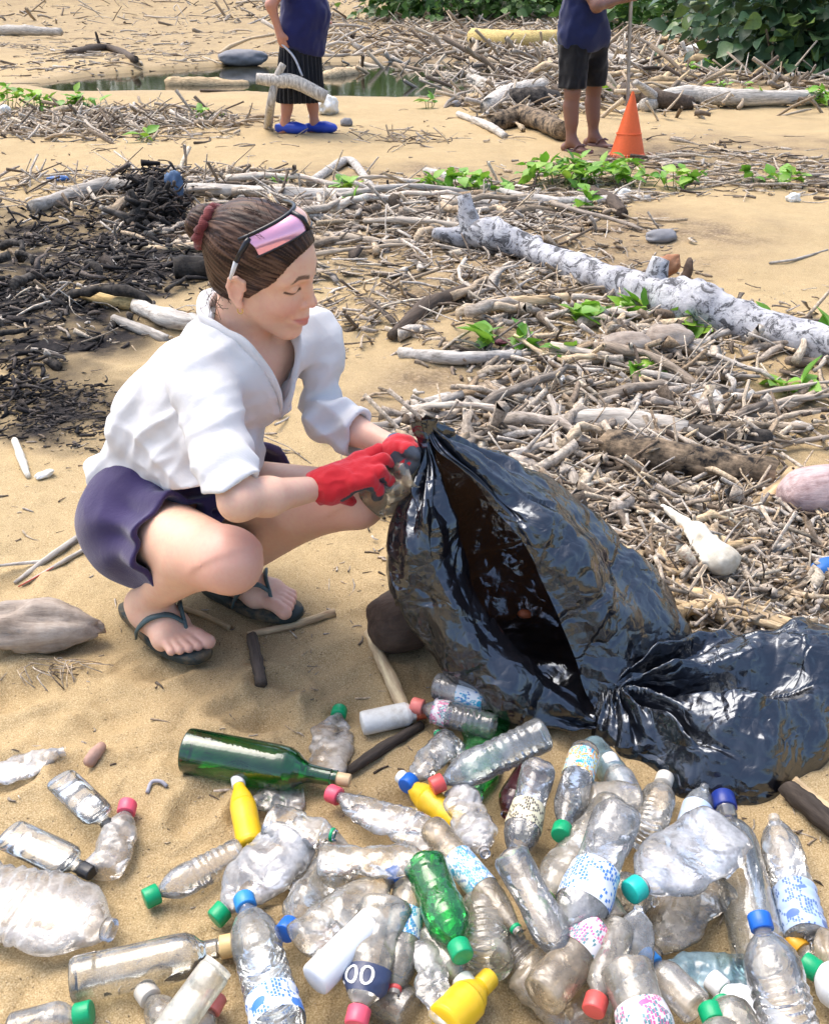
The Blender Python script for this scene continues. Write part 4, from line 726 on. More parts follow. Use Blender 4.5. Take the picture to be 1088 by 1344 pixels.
# ---- shorts
S = SDF((-.80, 1.36, .06), (-.12, 2.12, .46), .0045); midR = hipR * .42 + kneeR * .58; midL = hipL * .42 + kneeL * .58
for pr in [cap(hipR, .122, hipL, .122, .05), cap(pel, .122, pel + A_([.02, -.01, .09]), .115, .05), cap(hipR + A_([0, 0, -.02]), .104, midR + A_([-.004, .004, -.004]), .090, .05), cap(midR + A_([-.004, .004, -.004]), .090, kneeR, .090, .03),
           cap(hipL + A_([0, 0, -.015]), .118, midL + A_([0, 0, -.015]), .112, .05), cap(midL + A_([0, 0, -.015]), .112, kneeL, .113, .03)]: S.prim(pr)
def shorts_folds(p):
    ax = nrm(kneeR - hipR); t_ = (p - hipR) @ ax; rd = p - hipR - t_[:, None] * ax; ang = np.arctan2(rd @ np.cross(ax, [0, 0, 1]), rd[:, 2])
    return .007 * np.sin(ang * 7 + 3 * n3(p, 9, 2.) + t_ * 6) * sstep(-.05, .18, t_) + .007 * ridge(p * [1, 1, .6], 9, 5.) - .004
crumple(S, shorts_folds); S.shell(.0125); sl, g = S.sub(S.lo, S.lo + S.h * S.n); ml = nrm([.67, .74, 0]); side = (g[0] - pel[0]) * ml[0] + (g[1] - pel[1]) * ml[1]
pR = hipR * .53 + kneeR * .47; nR = nrm(nrm(kneeR - hipR) + A_([.05, 0, -.12])); dR = sum((g[i] - pR[i]) * nR[i] for i in range(3)); pL = hipL * .52 + kneeL * .48; nL = nrm(kneeL - hipL); dL = sum((g[i] - pL[i]) * nL[i] for i in range(3))
S.d = np.where(side < 0, np.maximum(S.d, dR), np.maximum(S.d, dL)); S.d = np.maximum(S.d, (g[2] - .40)); 
Vh, Fh = S.mesh(); Vh = relax(Vh, Fh, 2)
M_shorts = cloth_mat('purple_navy_cotton', (.040, .028, .095), .9, 1500, .2, 0, .2, .3)
shorts = under(mk('shorts', Vh, Fh, M_shorts), woman)
# ---- hair, bun, scrunchie
S = SDF((-.46, 1.56, .62), (-.12, 1.88, .95), .0024)
for pr in [hE((-.014, 0, .030), (.107, .0835, .1), .02), hE((.035, 0, .055), (.054, .066, .062), .03), hE((-.05, 0, -.035), (.05, .06, .045), .03)]: S.prim(pr)
sl, g = S.sub(S.lo, S.lo + S.h * S.n); gl = [sum((g[i] - HC[i]) * HM[k][i] for i in range(3)) / HS for k in range(3)]
pl = .823 * (gl[0] - .080) - .568 * (gl[2] - .082); pl = pl + .012 * np.exp(-(gl[1] / .03) ** 2) * 0 - .006 * np.exp(-((gl[2] - .03) / .03) ** 2)
S.d = np.maximum(S.d, HS * pl - .004); S.d = np.maximum(S.d, HS * (-gl[2] - .075) + 0 * S.d)
BUN = (-.128, .012, .048); S.prim(hE((-.112, .008, .044), (.03, .034, .034), .02)); S.prim(hE(BUN, (.028, .036, .036), .008))
Vq, Fq = S.mesh(); Vq = relax(Vq, Fq, 1, .4); Nq = vnormals(Vq, Fq)
bx = nrm(hl(*BUN) - hl(.07, 0, .03)); rel = Vq - hl(-.02, 0, .035); e1 = nrm(np.cross(bx, [0, 0, 1])); e2 = np.cross(bx, e1); phi = np.arctan2(rel @ e2, rel @ e1)
pc = np.stack([np.cos(phi) * 3, np.sin(phi) * 3, (rel @ bx) * 6], 1)
st = fbm(pc, 6.5, 3, 2.); wv = .0011 * st + .0006 * n3(pc * [1, 1, .4], 30, 5.)
Vq = Vq + Nq * wv[:, None]; st2 = np.clip(.5 + .6 * n3(pc * [1, 1, .3], 16, 7.) + .4 * st, 0, 1)
mh, nt, p, out = newmat('brown_hair'); a = nd(nt, 'Attribute', dict(attribute_name='streak')).outputs['Fac']
nt.links.new(ramp(nt, a, [(.15, (.018, .009, .007)), (.5, (.055, .028, .019)), (.85, (.13, .072, .047))]), p.inputs['Base Color']); p.inputs['Roughness'].default_value = .45; p.inputs['Specular IOR Level'].default_value = .22
hair = under(mk('hair', Vq, Fq, mh, attrs=dict(streak=st2)), woman)
th = np.linspace(0, 2 * np.pi, 41)[:-1]; bc_ = hl(-.116, .010, .046); bf = nrm(hl(*BUN) - hl(-.09, .008, .042)); b1 = nrm(np.cross(bf, hu)); b2 = np.cross(bf, b1)
P = [bc_ + HS * (.036 + .003 * math.sin(9 * t)) * (math.cos(t) * b1 + math.sin(t) * b2) + bf * .003 * math.sin(13 * t) for t in th] ; P.append(P[0])
Vt, Ft = tube(P, [.0095 + .0022 * math.sin(17 * t) for t in th] + [.0095], 10, False); M_scr = cloth_mat('dark_red_scrunchie', (.16, .035, .035), .9, 700, .3, 0, .2)
under(MB().add(Vt, Ft).obj('scrunchie', M_scr), hair)
rs = np.random.default_rng(8); mbs = MB()
for i in range(120):                        # loose hairs round bun, nape and temple
    if i < 34: s0 = hl(*(np.array(BUN) + rs.normal(0, .018, 3) + [-.012, 0, .0])); dv = nrm(rs.normal(0, 1, 3)) * .028 - hf * .012
    elif i < 60: s0 = hl(-.06 + rs.normal(0, .012), .066 + rs.normal(0, .004), -.045 + rs.normal(0, .014)); dv = -hu * .028 + rs.normal(0, .008, 3)
    else: s0 = hl(.03 + rs.normal(0, .02), rs.normal(0, .04), .118); dv = -hf * .04 + hu * .008 + rs.normal(0, .008, 3)
    P = [s0, s0 + dv * .5 + rs.normal(0, .003, 3), s0 + dv + rs.normal(0, .007, 3)]; mbs.add(*tube(spline(P, 5), .00045, 3))
lh = under(mbs.obj('loose_hair', mh), hair); tag(lh, kind='stuff'); lh.data.attributes.new('streak', 'FLOAT', 'POINT').data.foreach_set('value', np.full(len(lh.data.vertices), .5, np.float32))
# ---- sunglasses pushed up on the hair, earring
glasses = empty('sunglasses', hl(.075, 0, .12), 'wraparound sunglasses with pink mirror lens pushed up on her hair', 'sunglasses')
def gpt(r, w, o=0.0):
    q = abs(r) / .07; return hl(.080 - .050 * q * q - .036 * w + o + .004 * math.sin(math.pi * w), r * 1.16, .121 + .018 * w - .036 * q ** 2 + o * .8 + .006 * math.sin(math.pi * w))
def gl_lens(r0, r1, mat, nm):
    U = np.linspace(r0, r1, 15); W = np.linspace(0, 1, 8); V = []
    for w in W:
        for r in U:
            q = abs(r) / .07; V.append(gpt(r, w))
    n = len(U); V = np.array(V); F = [(i * n + j, i * n + j + 1, (i + 1) * n + j + 1, (i + 1) * n + j) for i in range(len(W) - 1) for j in range(n - 1)]
    V2_ = V - hf * .002; b = len(V); F2_ = F + [tuple(b + x for x in f[::-1]) for f in F]
    return under(mk(nm, np.concatenate([V, V2_]), F2_, mat), glasses)
def mirror_mat(name, c1, c2):
    m, nt, p, out = newmat(name); v = coord(nt, 'Object'); lw_ = nd(nt, 'LayerWeight', Blend=.4).outputs['Facing']
    nt.links.new(mixc(nt, noise(nt, v, 14, 2), c1, c2), p.inputs['Base Color']); p.inputs['Metallic'].default_value = .55; p.inputs['Roughness'].default_value = .1; return m
M_pink = mirror_mat('pink_mirror', (1.0, .42, .52), (1.0, .55, .70)); M_gold = mirror_mat('gold_mirror', (.75, .55, .2), (.8, .35, .4))
M_blackp = plain('black_plastic', (.012, .012, .016), .3, .1, 20, .05); M_whitep = plain('white_plastic', (.72, .73, .75), .4, .05, 20, .05)
gl_lens(.004, .070, M_pink, 'lens'); gl_lens(-.070, -.004, M_gold, 'lens')
P = [gpt(r, 1.04) for r in np.linspace(-.073, .073, 21)]; under(MB().add(*tube(P, .0036, 8)).obj('top_frame', M_blackp), glasses)
P = [gpt(r, -.03) for r in np.linspace(-.073, .073, 20)]; under(MB().add(*tube(P, .002, 6)).obj('lower_frame', M_blackp), glasses)
under(MB().add(*tube([gpt(0, -.05, .002), gpt(0, .5, .002), gpt(0, 1, .002)], .0045, 8)).obj('nose_bridge', M_blackp), glasses)
for s_ in (1, -1):
    a = gpt(s_ * .072, .75); c = hl(-.016, s_ * .096, .022); m_ = (a * .55 + c * .45) + hr * s_ * .010
    arm = under(MB().add(*tube([gpt(s_ * .066, .9), a, a * .6 + m_ * .4, m_], [.004, .0055, .005, .0045], 8)).obj('arm', M_blackp), glasses)
    ch = MB().add(*tube([m_, m_ * .4 + c * .6, c], [.0042, .0036, .0028], 8)).obj('arm_tip', M_whitep, None); ch.parent = arm
M_gold2 = plain('gold', (.7, .48, .16), .25, .05, 20, 0, 1)
P = [hl(.001, .079, -.052) + HS * (.0055 * math.cos(t) * hf + .0075 * math.sin(t) * hu) for t in np.linspace(0, 2 * np.pi, 17)]; under(MB().add(*tube(P, .0011, 6, False)).obj('earring', M_gold2), woman)
# ---- gloves
M_red = cloth_mat('red_knit', (.60, .018, .028), .85, 1700, .35, 0, .15, .3); M_latex = plain('grey_latex', (.055, .065, .085), .5, .3, 60, .3); M_blueb = cloth_mat('blue_cuff', (.02, .16, .30), .85, 1700, .3)
def glove(name, wr_, inw, cuff_r, fingers, palm, thumb, palmdir, lo, hi):
    S = SDF(lo, hi, .0022); S.prim(cap(wr_, cuff_r, palm[0], .030, .01))
    for a, b, ra, rb in palm[1]: S.prim(cap(a, ra, b, rb, .014))
    for ch in fingers + [thumb]:
        for i in range(len(ch) - 1):
            r0 = .0125 - .0009 * i; S.prim(cap(ch[i], r0, ch[i + 1], r0 - .0008, .0045 if i else .010))
    S.plane(wr_ - inw * .006, -inw, wr_ - .06, wr_ + .06); V, F = S.mesh(); V = relax(V, F, 1); N_ = vnormals(V, F)
    V = V + N_ * (.0012 * n3(V, 95, 3.) + .0016 * ridge(V, 40, 6.))[:, None]
    fc = V[F].mean(1); fn = N_[F].mean(1); pd = nrm(palmdir)
    # latex dip: palm side of hand and fingertips
    tips = np.array([c[-1] for c in fingers + [thumb]]); dt = np.min(np.linalg.norm(fc[:, None] - tips[None], axis=2), 1)
    grey = ((fn @ pd) > .12) | (((fn @ pd) > -.35) & (dt < .016)); dw = (fc - wr_) @ inw; mi = np.where(grey & (dw > .035), 1, 0)
    mi = np.where(dw < .004, 2 if name.endswith('1') else 0, mi)
    o = under(mk('glove', V, F, [M_red, M_latex, M_blueb], None, True, mi), woman); return o
f_ = lambda *q: [at(x, y, Y) for x, y, Y in q]
fin = [f_((470, 604, 1.60), (497, 592, 1.615), (513, 596, 1.63), (521, 606, 1.64)), f_((476, 612, 1.575), (503, 603, 1.585), (518, 612, 1.605), (525, 622, 1.61)),
       f_((474, 624, 1.555), (498, 619, 1.56), (510, 631, 1.58), (508, 640, 1.585)), f_((464, 634, 1.54), (485, 632, 1.545), (497, 643, 1.56), (495, 651, 1.565))]
pal = (at(440, 632, 1.56), [(at(436, 630, 1.575), at(470, 607, 1.595), .024, .017), (at(434, 634, 1.56), at(473, 616, 1.575), .026, .018), (at(436, 642, 1.55), at(470, 627, 1.555), .022, .016), (at(436, 646, 1.545), at(460, 636, 1.545), .02, .015)])
th_ = f_((437, 648, 1.575), (460, 655, 1.60), (478, 652, 1.615), (490, 647, 1.62))
glove('glove0', wrR, nrm(at(440, 630, 1.56) - wrR), .031, fin, pal, th_, at(480, 660, 1.60) - at(480, 600, 1.555), (-.22, 1.48, .30), (.02, 1.70, .52))
wl = wrL; finL = [f_((527, 583, 1.635), (538, 583, 1.625), (544, 592, 1.610), (542, 600, 1.605)), f_((527, 592, 1.625), (538, 592, 1.610), (544, 601, 1.595), (540, 608, 1.590)), f_((525, 601, 1.615), (535, 602, 1.600), (541, 609, 1.585), (536, 615, 1.585)), f_((523, 607, 1.605), (531, 610, 1.595), (536, 616, 1.585), (531, 621, 1.585))]
palL = (at(523, 595, 1.620), [(at(520, 592, 1.625), at(528, 585, 1.625), .024, .018), (at(520, 598, 1.615), at(526, 602, 1.610), .023, .017)])
glove('glove1', wl, nrm(at(525, 596, 1.620) - wl), .030, finL, palL, f_((523, 588, 1.605), (535, 590, 1.590), (544, 597, 1.585)), A_([.6, -.5, -.5]), (-.10, 1.50, .34), (.08, 1.78, .56))
# ---- flip-flops
M_sole = plain('dark_green_foam', (.018, .030, .030), .75, .25, 40, .3, dirt=(.20, .14, .07)); M_strap = plain('grey_green_rubber', (.055, .095, .10), .5, .2, 40, .15)
def flipflop(heel, d, side, L):
    out_ = []; N2 = 40
    for i in range(N2):
        t = i / N2 * 2 * math.pi; u = .5 - .5 * math.cos(t); w = .036 + .014 * sstep(.2, .75, np.array(u)); s_ = math.sin(t)
        out_.append(heel + d * (u * L) + side * (w * s_ * (1.0 if abs(s_) < 1 else 1) * (abs(s_) ** -.35 if abs(s_) > .02 else 1) * abs(s_) ** .0 + .004))
    o2 = np.array(out_); V = []; 
    for z_, k in ((.001, .96), (.004, 1.), (.015, 1.), (.019, .985)):
        c = o2.mean(0); q = c + (o2 - c) * k; q[:, 2] = z_ + .004 * sstep(.7, 1., ((o2 - heel) @ d) / L); V.append(q)
    V = np.concatenate(V); F = [(i * N2 + j, i * N2 + (j + 1) % N2, (i + 1) * N2 + (j + 1) % N2, (i + 1) * N2 + j) for i in range(3) for j in range(N2)]
    F += [tuple(range(N2))[::-1], tuple(3 * N2 + j for j in range(N2))]
    so = under(mk('flip_flop', V, F, M_sole, smooth=False), woman)
    P = lambda u, s_, z_: heel + d * L * u + side * s_ + A_([0, 0, z_])
    mb = MB()
    for sg in (-1, 1): mb.add(*tube(spline([P(.44, sg * .048, .012), P(.49, sg * .050, .042), P(.575, sg * .036 + .004, .073), P(.66, .012 + sg * .014, .077), P(.745, .016, .060)], 16), np.r_[np.linspace(.005, .0088, 8), np.linspace(.0088, .005, 8)], 8, True, 0, .55))
    mb.add(*tube([P(.74, .016, .066), P(.765, .016, .018)], .0042, 8)); st_ = mb.obj('strap', M_strap); st_.parent = so
flipflop(heelR - fdR * .055, fdR, fsR, .295); flipflop(heelL - fdL * .03, fdL, fsL, .265)
# toenails
M_nail = plain('nail', (.66, .40, .34), .3, .05, 20, 0)
# ================================================================ the two people standing behind
def person_common(root, prims, lo, hi, mat, h=.010, it=2):
    V, F = grow_mesh(prims, lo, hi, h, it); n = len(V); return under(mk('body', V, F, mat, attrs=dict(lip=np.zeros(n), brow=np.zeros(n), blush=np.zeros(n))), root)
def garment(name, prims, lo, hi, mat, root, cuts, h=.010, amp=.012, fr=11, th=.025):
    S = SDF(lo, hi, h)
    for pr in prims: S.prim(pr)
    crumple(S, lambda p: amp * ridge(p * [1, 1, .5], fr, 3.) + amp * .5 * n3(p, fr * 2.3, 5.) - amp * .4); S.shell(th)
    for p, n, a, b in cuts: S.plane(p, n, a, b)
    V, F = S.mesh(); V = relax(V, F, 2); return under(mk(name, V, F, mat), root)
def limb(a, ra, b, rb, c, rc, k=.04): return [cap(a, ra, b, rb, k), cap(b, rb, c, rc, k)]
def face_bits(hc, f, r, s=1.0):
    u = A_([0, 0, 1.]); P = lambda a, b, c: hc + s * (a * f + b * r + c * u); M3 = np.array([f, r, u])
    pr = [ell(P(-.01, 0, .02), (.098, .078, .105), M3, .02), ell(P(.03, 0, -.05), (.062, .06, .075), M3, .03), ell(P(.078, 0, -.105), (.02, .025, .02), M3, .02), cap(P(.088, 0, .01), .010, P(.108, 0, -.03), .013, .01), cap(P(.093, -.02, -.065), .008, P(.093, .02, -.065), .008, .01)]
    for s_ in (-1, 1): pr += [ell(P(-.005, s_ * .08, -.02), (.02, .008, .032), M3, .006), ell(P(.083, s_ * .032, .005), (.014, .016, .012), M3, .006), cap(P(.09, s_ * .015, .028), .008, P(.078, s_ * .05, .026), .008, .01)]
    return pr
def hand(w, d, side, pd, L=.17):            # palm and five fingers, loosely curled round what they hold
    d = nrm(d); side = nrm(side); pd = nrm(pd); pr = [cap(w, .028, w + d * .05, .036, .02), cap(w + d * .05 + side * .02, .022, w + d * .085 - side * .0, .024, .02)]
    for i, (o, l) in enumerate([(.030, .95), (.010, 1.05), (-.010, 1.), (-.028, .8)]):
        k0 = w + d * .085 + side * o; k1 = k0 + d * .036 * l + pd * .012; k2 = k1 + d * .010 + pd * .030 * l; k3 = k2 - d * .014 + pd * .014
        pr += [cap(k0, .012, k1, .0115, .008), cap(k1, .0115, k2, .011, .004), cap(k2, .011, k3, .010, .004)]
    t0 = w + d * .025 + side * .03; t1 = t0 + d * .03 + side * .022 + pd * .012; t2 = t1 + d * .026 + pd * .022 - side * .004
    return pr + [cap(t0, .014, t1, .013, .012), cap(t1, .013, t2, .011, .005)]
# --- man with the pole
M_dskin = skin_mat('brown_skin', (.20, .095, .065), .05, (.26, .12, .09)); M_navy = cloth_mat('navy_jersey', (.014, .020, .075), .9, 500, .2, 0, .2); M_blk = cloth_mat('black_shorts', (.008, .008, .010), .9, 500, .2, 0, .2)
fR = gh(752, 199); fL = gh(783, 191); mc = (fR + fL) / 2; face = nrm([.80, -.60, 0]); lft = A_([.6, .8, 0]); k_ = .96
man = empty('person', A_([mc[0], mc[1], 0]), 'man standing in navy t-shirt and black shorts beside an orange cone', 'person')
def at_h(px, z, Y): zc = Y * cT + (CAM_H - z) * sT; return A_([(px - 544) / FPX * zc, Y, z])
Ym = mc[1]; ank = [at_h(749, .09, fR[1] + .02), at_h(778, .09, fL[1] + .02)]; kn = [at_h(751, .46, fR[1] + .02), at_h(779, .46, fL[1] + .03)]; hp = [at_h(754, .84, Ym - .04), at_h(778, .84, Ym + .04)]
ms = at_h(768, 1.28, Ym); wa = at_h(765, .98, Ym); shn = [at_h(748, 1.33, Ym - .10), at_h(789, 1.33, Ym + .10)]; hd = at_h(772, 1.54, Ym)
el_ = [at_h(783, 1.06, Ym - .28), at_h(800, 1.08, Ym + .10)]; pole_b = gh(822, 200); pole_t = at_h(835, 1.75, Ym - .05); wq = pole_b * .36 + pole_t * .64; wq2 = pole_b * .22 + pole_t * .78; wr_ = [wq - A_([.09, .05, .02]), wq2 - A_([.09, -.04, .02])]
pr = []
for i in range(2):
    pr += limb(hp[i], .085, kn[i], .058, ank[i], .040) + [cap(kn[i] * .7 + ank[i] * .3 - face * .018, .055, kn[i] * .4 + ank[i] * .6, .045, .04)]
    h0 = A_([*ank[i][:2], .03]) - face * .05; tt_ = h0 + face * .22; pr += [ell(h0 + [0, 0, .012], (.036, .036, .036), np.eye(3), .03), cap(ank[i] + face * .02, .038, h0 + face * .15 + [0, 0, .01], .03, .04)]
    sd = lft * (1 if i == 0 else -1)
    for q, (o, l, r0) in enumerate([(.028, .23, .016), (.008, .225, .011), (-.008, .215, .011), (-.022, .20, .010), (-.034, .185, .010)]): pr.append(cap(h0 + face * .13 + sd * o, .016, h0 + face * l + sd * o * 1.1, r0, .012))
    pr += limb(shn[i], .052, el_[i], .04, wr_[i], .028) + hand(wr_[i], wq - wr_[0] if i == 0 else wq2 - wr_[1], A_([0, 0, 1.]), lft * (1 if i == 0 else -1))
pr += [cap(hp[0], .105, hp[1], .105, .05), cap(wa - [0, 0, .1], .13, wa, .125, .06), cap(wa, .125, ms - [0, 0, .06], .13, .08), cap(shn[0], .062, shn[1], .062, .05), cap(ms, .06, hd - [0, 0, .06], .05, .04)] + face_bits(hd, face, -lft)
person_common(man, pr, mc + A_([-.5, -.55, -.02]) - [0, 0, mc[2]], A_([mc[0] + .55, mc[1] + .5, 1.72]), M_dskin)
gl_ = A_([mc[0] - .55, mc[1] - .6, .3]); gh_ = A_([mc[0] + .6, mc[1] + .6, 1.5])
garment('shorts', [cap(hp[0], .125, hp[1], .125, .06), cap(wa - [0, 0, .12], .15, wa - [0, 0, .05], .145, .05)] + [cap(hp[i], .12, kn[i] + [0, 0, -.05], .108, .05) for i in range(2)], gl_, gh_, M_blk, man, [(A_([0, 0, .48]), (0, 0, -1), None, None), (A_([0, 0, .80]), (0, 0, 1), None, None)])
garment('t_shirt', [cap(hp[0] + A_([0, 0, .02]), .138, hp[1] + A_([0, 0, .02]), .138, .06), cap(wa - [0, 0, .12], .165, wa, .155, .08), cap(wa, .155, ms - [0, 0, .05], .155, .08), cap(shn[0], .085, shn[1], .085, .06)] + [cap(shn[i], .082, shn[i] * .45 + el_[i] * .55, .070, .05) for i in range(2)], gl_, gh_, M_navy, man,
    [(A_([0, 0, .735]), (0, 0, -1), None, None)] + [(ms + [0, 0, .05], (0, 0, 1), hd - .2, hd + .2)], .010, .014, 9)
S = SDF(hd - .16, hd + .16, .006); M3 = np.array([face, -lft, A_([0, 0, 1.])]); S.prim(ell(hd + face * -.015 + [0, 0, .03], (.103, .084, .105), M3, .02)); S.plane(hd + face * .05 + [0, 0, .05], face - A_([0, 0, .7]))
V, F = S.mesh(); under(mk('hair', V + .004 * np.stack([n3(V, 60, 1.), n3(V, 60, 2.), n3(V, 60, 3.)], 1), F, plain('black_hair', (.01, .009, .008), .7, .2, 200, .6)), man)
def sandal(root, h0, d, sd, mat, L=.27):
    o = []; 
    for t in np.linspace(0, 2 * np.pi, 28, endpoint=False): u = .5 - .5 * math.cos(t); o.append(h0 + d * u * L + sd * math.copysign(abs(math.sin(t)) ** .65, math.sin(t)) * (.036 + .014 * u))
    o = np.array(o); V = []
    for z_, k in ((.0, .97), (.004, 1), (.016, 1), (.020, .97)): c = o.mean(0); q = c + (o - c) * k; q[:, 2] = z_ + h0[2]; V.append(q)
    V = np.concatenate(V); F = [(i * 28 + j, i * 28 + (j + 1) % 28, (i + 1) * 28 + (j + 1) % 28, (i + 1) * 28 + j) for i in range(3) for j in range(28)] + [tuple(range(28))[::-1], tuple(84 + j for j in range(28))]
    so = under(mk('flip_flop', V, F, mat, smooth=False), root)
    for sg in (-1, 1): st = MB().add(*tube(spline([h0 + d * L * .45 + sd * sg * .045 + [0, 0, .02], h0 + d * L * .58 + sd * sg * .035 + [0, 0, .06], h0 + d * L * .75 + sd * .01 + [0, 0, .055]], 8), .006, 6)).obj('strap', mat); st.parent = so
M_ff = plain('brown_rubber', (.16, .09, .085), .7)
for i in range(2): a = A_([*ank[i][:2], 0.]); a[2] = gz(a[0], a[1]) - .004; sandal(man, a - face * .07, face, lft, M_ff)
# pole with orange net cone
M_pole = wood_mat('pole_wood', [(.42, .37, .30), (.38, .33, .27)]); M_net = plain('orange_mesh', (.85, .14, .03), .55, .12, 60, .3)
tag(MB().add(*tube(spline([pole_b, pole_b * .5 + pole_t * .5 + A_([-.012, 0, 0]), pole_t], 14), .014, 8)).obj('wooden_pole', M_pole), 'thin wooden pole held upright by the man above the orange cone', 'pole')
cb = gh(822, 206); cone_ = empty('orange_cone', cb, 'orange mesh cone with ragged hem standing beside the man', 'cone'); mb = MB(); n = 48; V = []; zz = np.linspace(0, .47, 24)
for z_ in zz:
    for j in range(n):
        a = 2 * math.pi * j / n; r = .128 * (1 - z_ / .47) ** .95 + .008; r *= 1 + .06 * math.sin(3 * a + 1); V.append((cb[0] + r * math.cos(a) + .0 * z_, cb[1] + r * math.sin(a) * .8, cb[2] + z_ + .004))
F = [(i * n + j, i * n + (j + 1) % n, (i + 1) * n + (j + 1) % n, (i + 1) * n + j) for i in range(23) for j in range(n)]; under(mk('mesh_cover', V, F, M_net), cone_)
for z_, rr in ((.02, .006), (.17, .005)):
    r = .128 * (1 - z_ / .47) ** .95 + .012; under(MB().add(*tube([(cb[0] + r * math.cos(t), cb[1] + .8 * r * math.sin(t), cb[2] + z_ + .004) for t in np.linspace(0, 2 * np.pi, 33)], rr, 6, False)).obj('hoop', M_net), cone_)
mb = MB(); r_ = np.random.default_rng(2)
for j in range(60): t = r_.uniform(0, 6.28); r = .135; q = A_([cb[0] + r * math.cos(t), cb[1] + .8 * r * math.sin(t), cb[2] + .03]); mb.add(*tube([q, q + [.015 * math.cos(t), .015 * math.sin(t), -.03]], .003, 4))
tag(under(mb.obj('ragged_fringe', plain('pale_orange_thread', (.85, .40, .26), .8)), cone_), kind='stuff')
# --- person in skirt with the branch
M_lskin = skin_mat('tanned_skin', (.52, .24, .16), .05, (.5, .22, .16)); M_skirt = cloth_mat('black_pleated', (.012, .013, .018), .8, 300, .3, 0, .2); M_navy2 = cloth_mat('navy_top', (.016, .018, .085), .9, 500, .2, 0, .2); M_clog = plain('blue_clog', (.02, .065, .48), .4, .1, 30, .1)
g1 = gh(374, 174); g2 = gh(415, 174); wc = (g1 + g2) / 2; Yw = wc[1]; fc = nrm([.97, -.24, 0]); lf2 = A_([.24, .97, 0])
lady = empty('person', A_([wc[0], wc[1], 0]), 'person in navy top, black pleated skirt and blue clogs carrying a branch', 'person')
ank = [at_h(374, .09, Yw - .08), at_h(413, .09, Yw + .06)]; kn = [at_h(381, .45, Yw - .07), at_h(408, .45, Yw + .05)]; hp = [at_h(388, .82, Yw - .08), at_h(400, .82, Yw + .08)]; wa = at_h(397, .98, Yw); ms = at_h(391, 1.28, Yw); shn = [at_h(388, 1.33, Yw - .17), at_h(392, 1.33, Yw + .17)]; hd = at_h(394, 1.55, Yw)
el_ = [at_h(356, 1.05, Yw - .24), at_h(400, 1.05, Yw + .24)]; wr_ = [at_h(366, .86, Yw - .22), at_h(415, .95, Yw + .20)]
pr = []
for i in range(2):
    pr += limb(hp[i], .09, kn[i], .056, ank[i], .038) + [cap(kn[i] * .7 + ank[i] * .3 - fc * .018, .05, kn[i] * .4 + ank[i] * .6, .042, .04), cap(ank[i], .036, A_([*ank[i][:2], .05]) + fc * .12, .03, .04), ell(A_([*ank[i][:2], .045]) - fc * .03, (.034,) * 3, np.eye(3), .03)]
    pr += limb(shn[i], .055, el_[i], .043, wr_[i], .030) + hand(wr_[i], A_([.25, 0, -1.]) if i == 0 else A_([.8, -.2, -.3]), fc, lf2 * (1 if i == 0 else -1))
pr += [cap(hp[0], .11, hp[1], .11, .06), cap(wa - [0, 0, .1], .15, wa + fc * .03, .15, .06), cap(wa + fc * .02, .15, ms - [0, 0, .06], .13, .08), cap(shn[0], .058, shn[1], .058, .05), cap(ms, .055, hd - [0, 0, .06], .047, .04)] + face_bits(hd, fc, -lf2)
person_common(lady, pr, A_([wc[0] - .5, wc[1] - .5, -.02]), A_([wc[0] + .5, wc[1] + .5, 1.72]), M_lskin)
gl_ = A_([wc[0] - .6, wc[1] - .6, .15]); gh_ = A_([wc[0] + .6, wc[1] + .6, 1.5])
S = SDF(gl_, gh_, .008)
for q in [cap(wa - [0, 0, .14], .17, wa, .16, .05), cap(hp[0] * .5 + hp[1] * .5, .165, at_h(394, .33, Yw), .20, .05), cap(hp[0], .1, at_h(384, .33, Yw - .08), .13, .05), cap(hp[1], .1, at_h(404, .3, Yw + .06), .13, .05)]: S.prim(q)
cx_ = wc; crumple(S, lambda p: .013 * np.sin(np.arctan2(p[:, 1] - cx_[1], p[:, 0] - cx_[0]) * 30) * sstep(.85, .6, p[:, 2])); S.shell(.022); S.plane(A_([0, 0, .285]), (0, 0, -1)); S.plane(A_([0, 0, .78]), (0, 0, 1)); V, F = S.mesh(); under(mk('skirt', relax(V, F, 1), F, M_skirt), lady)
garment('top', [cap(hp[0] + A_([0, 0, .02]), .15, hp[1] + A_([0, 0, .02]), .15, .06), cap(wa - [0, 0, .22] , .19, wa + fc * .03, .185, .08), cap(wa + fc * .03, .185, ms - [0, 0, .05], .16, .08), cap(shn[0], .085, shn[1], .085, .06)] + [cap(shn[i], .08, shn[i] * .55 + el_[i] * .45, .072, .05) for i in range(2)], gl_, gh_, M_navy2, lady, [(wa - [0, 0, .30], (-.25, 0, -1), None, None), (ms + [0, 0, .05], (0, 0, 1), hd - .2, hd + .2)], .010, .014, 9)
S = SDF(hd - .17, hd + .17, .006); M3 = np.array([fc, -lf2, A_([0, 0, 1.])]); S.prim(ell(hd + fc * -.02 + [0, 0, .025], (.108, .088, .112), M3, .02)); S.plane(hd + fc * .05 + [0, 0, .05], fc - A_([0, 0, .7])); S.prim(ell(hd - fc * .13 + [0, 0, .03], (.045,) * 3, np.eye(3), .02)); V, F = S.mesh(); under(mk('hair', V, F, plain('dark_hair', (.014, .010, .008), .6, .2, 200, .6)), lady)
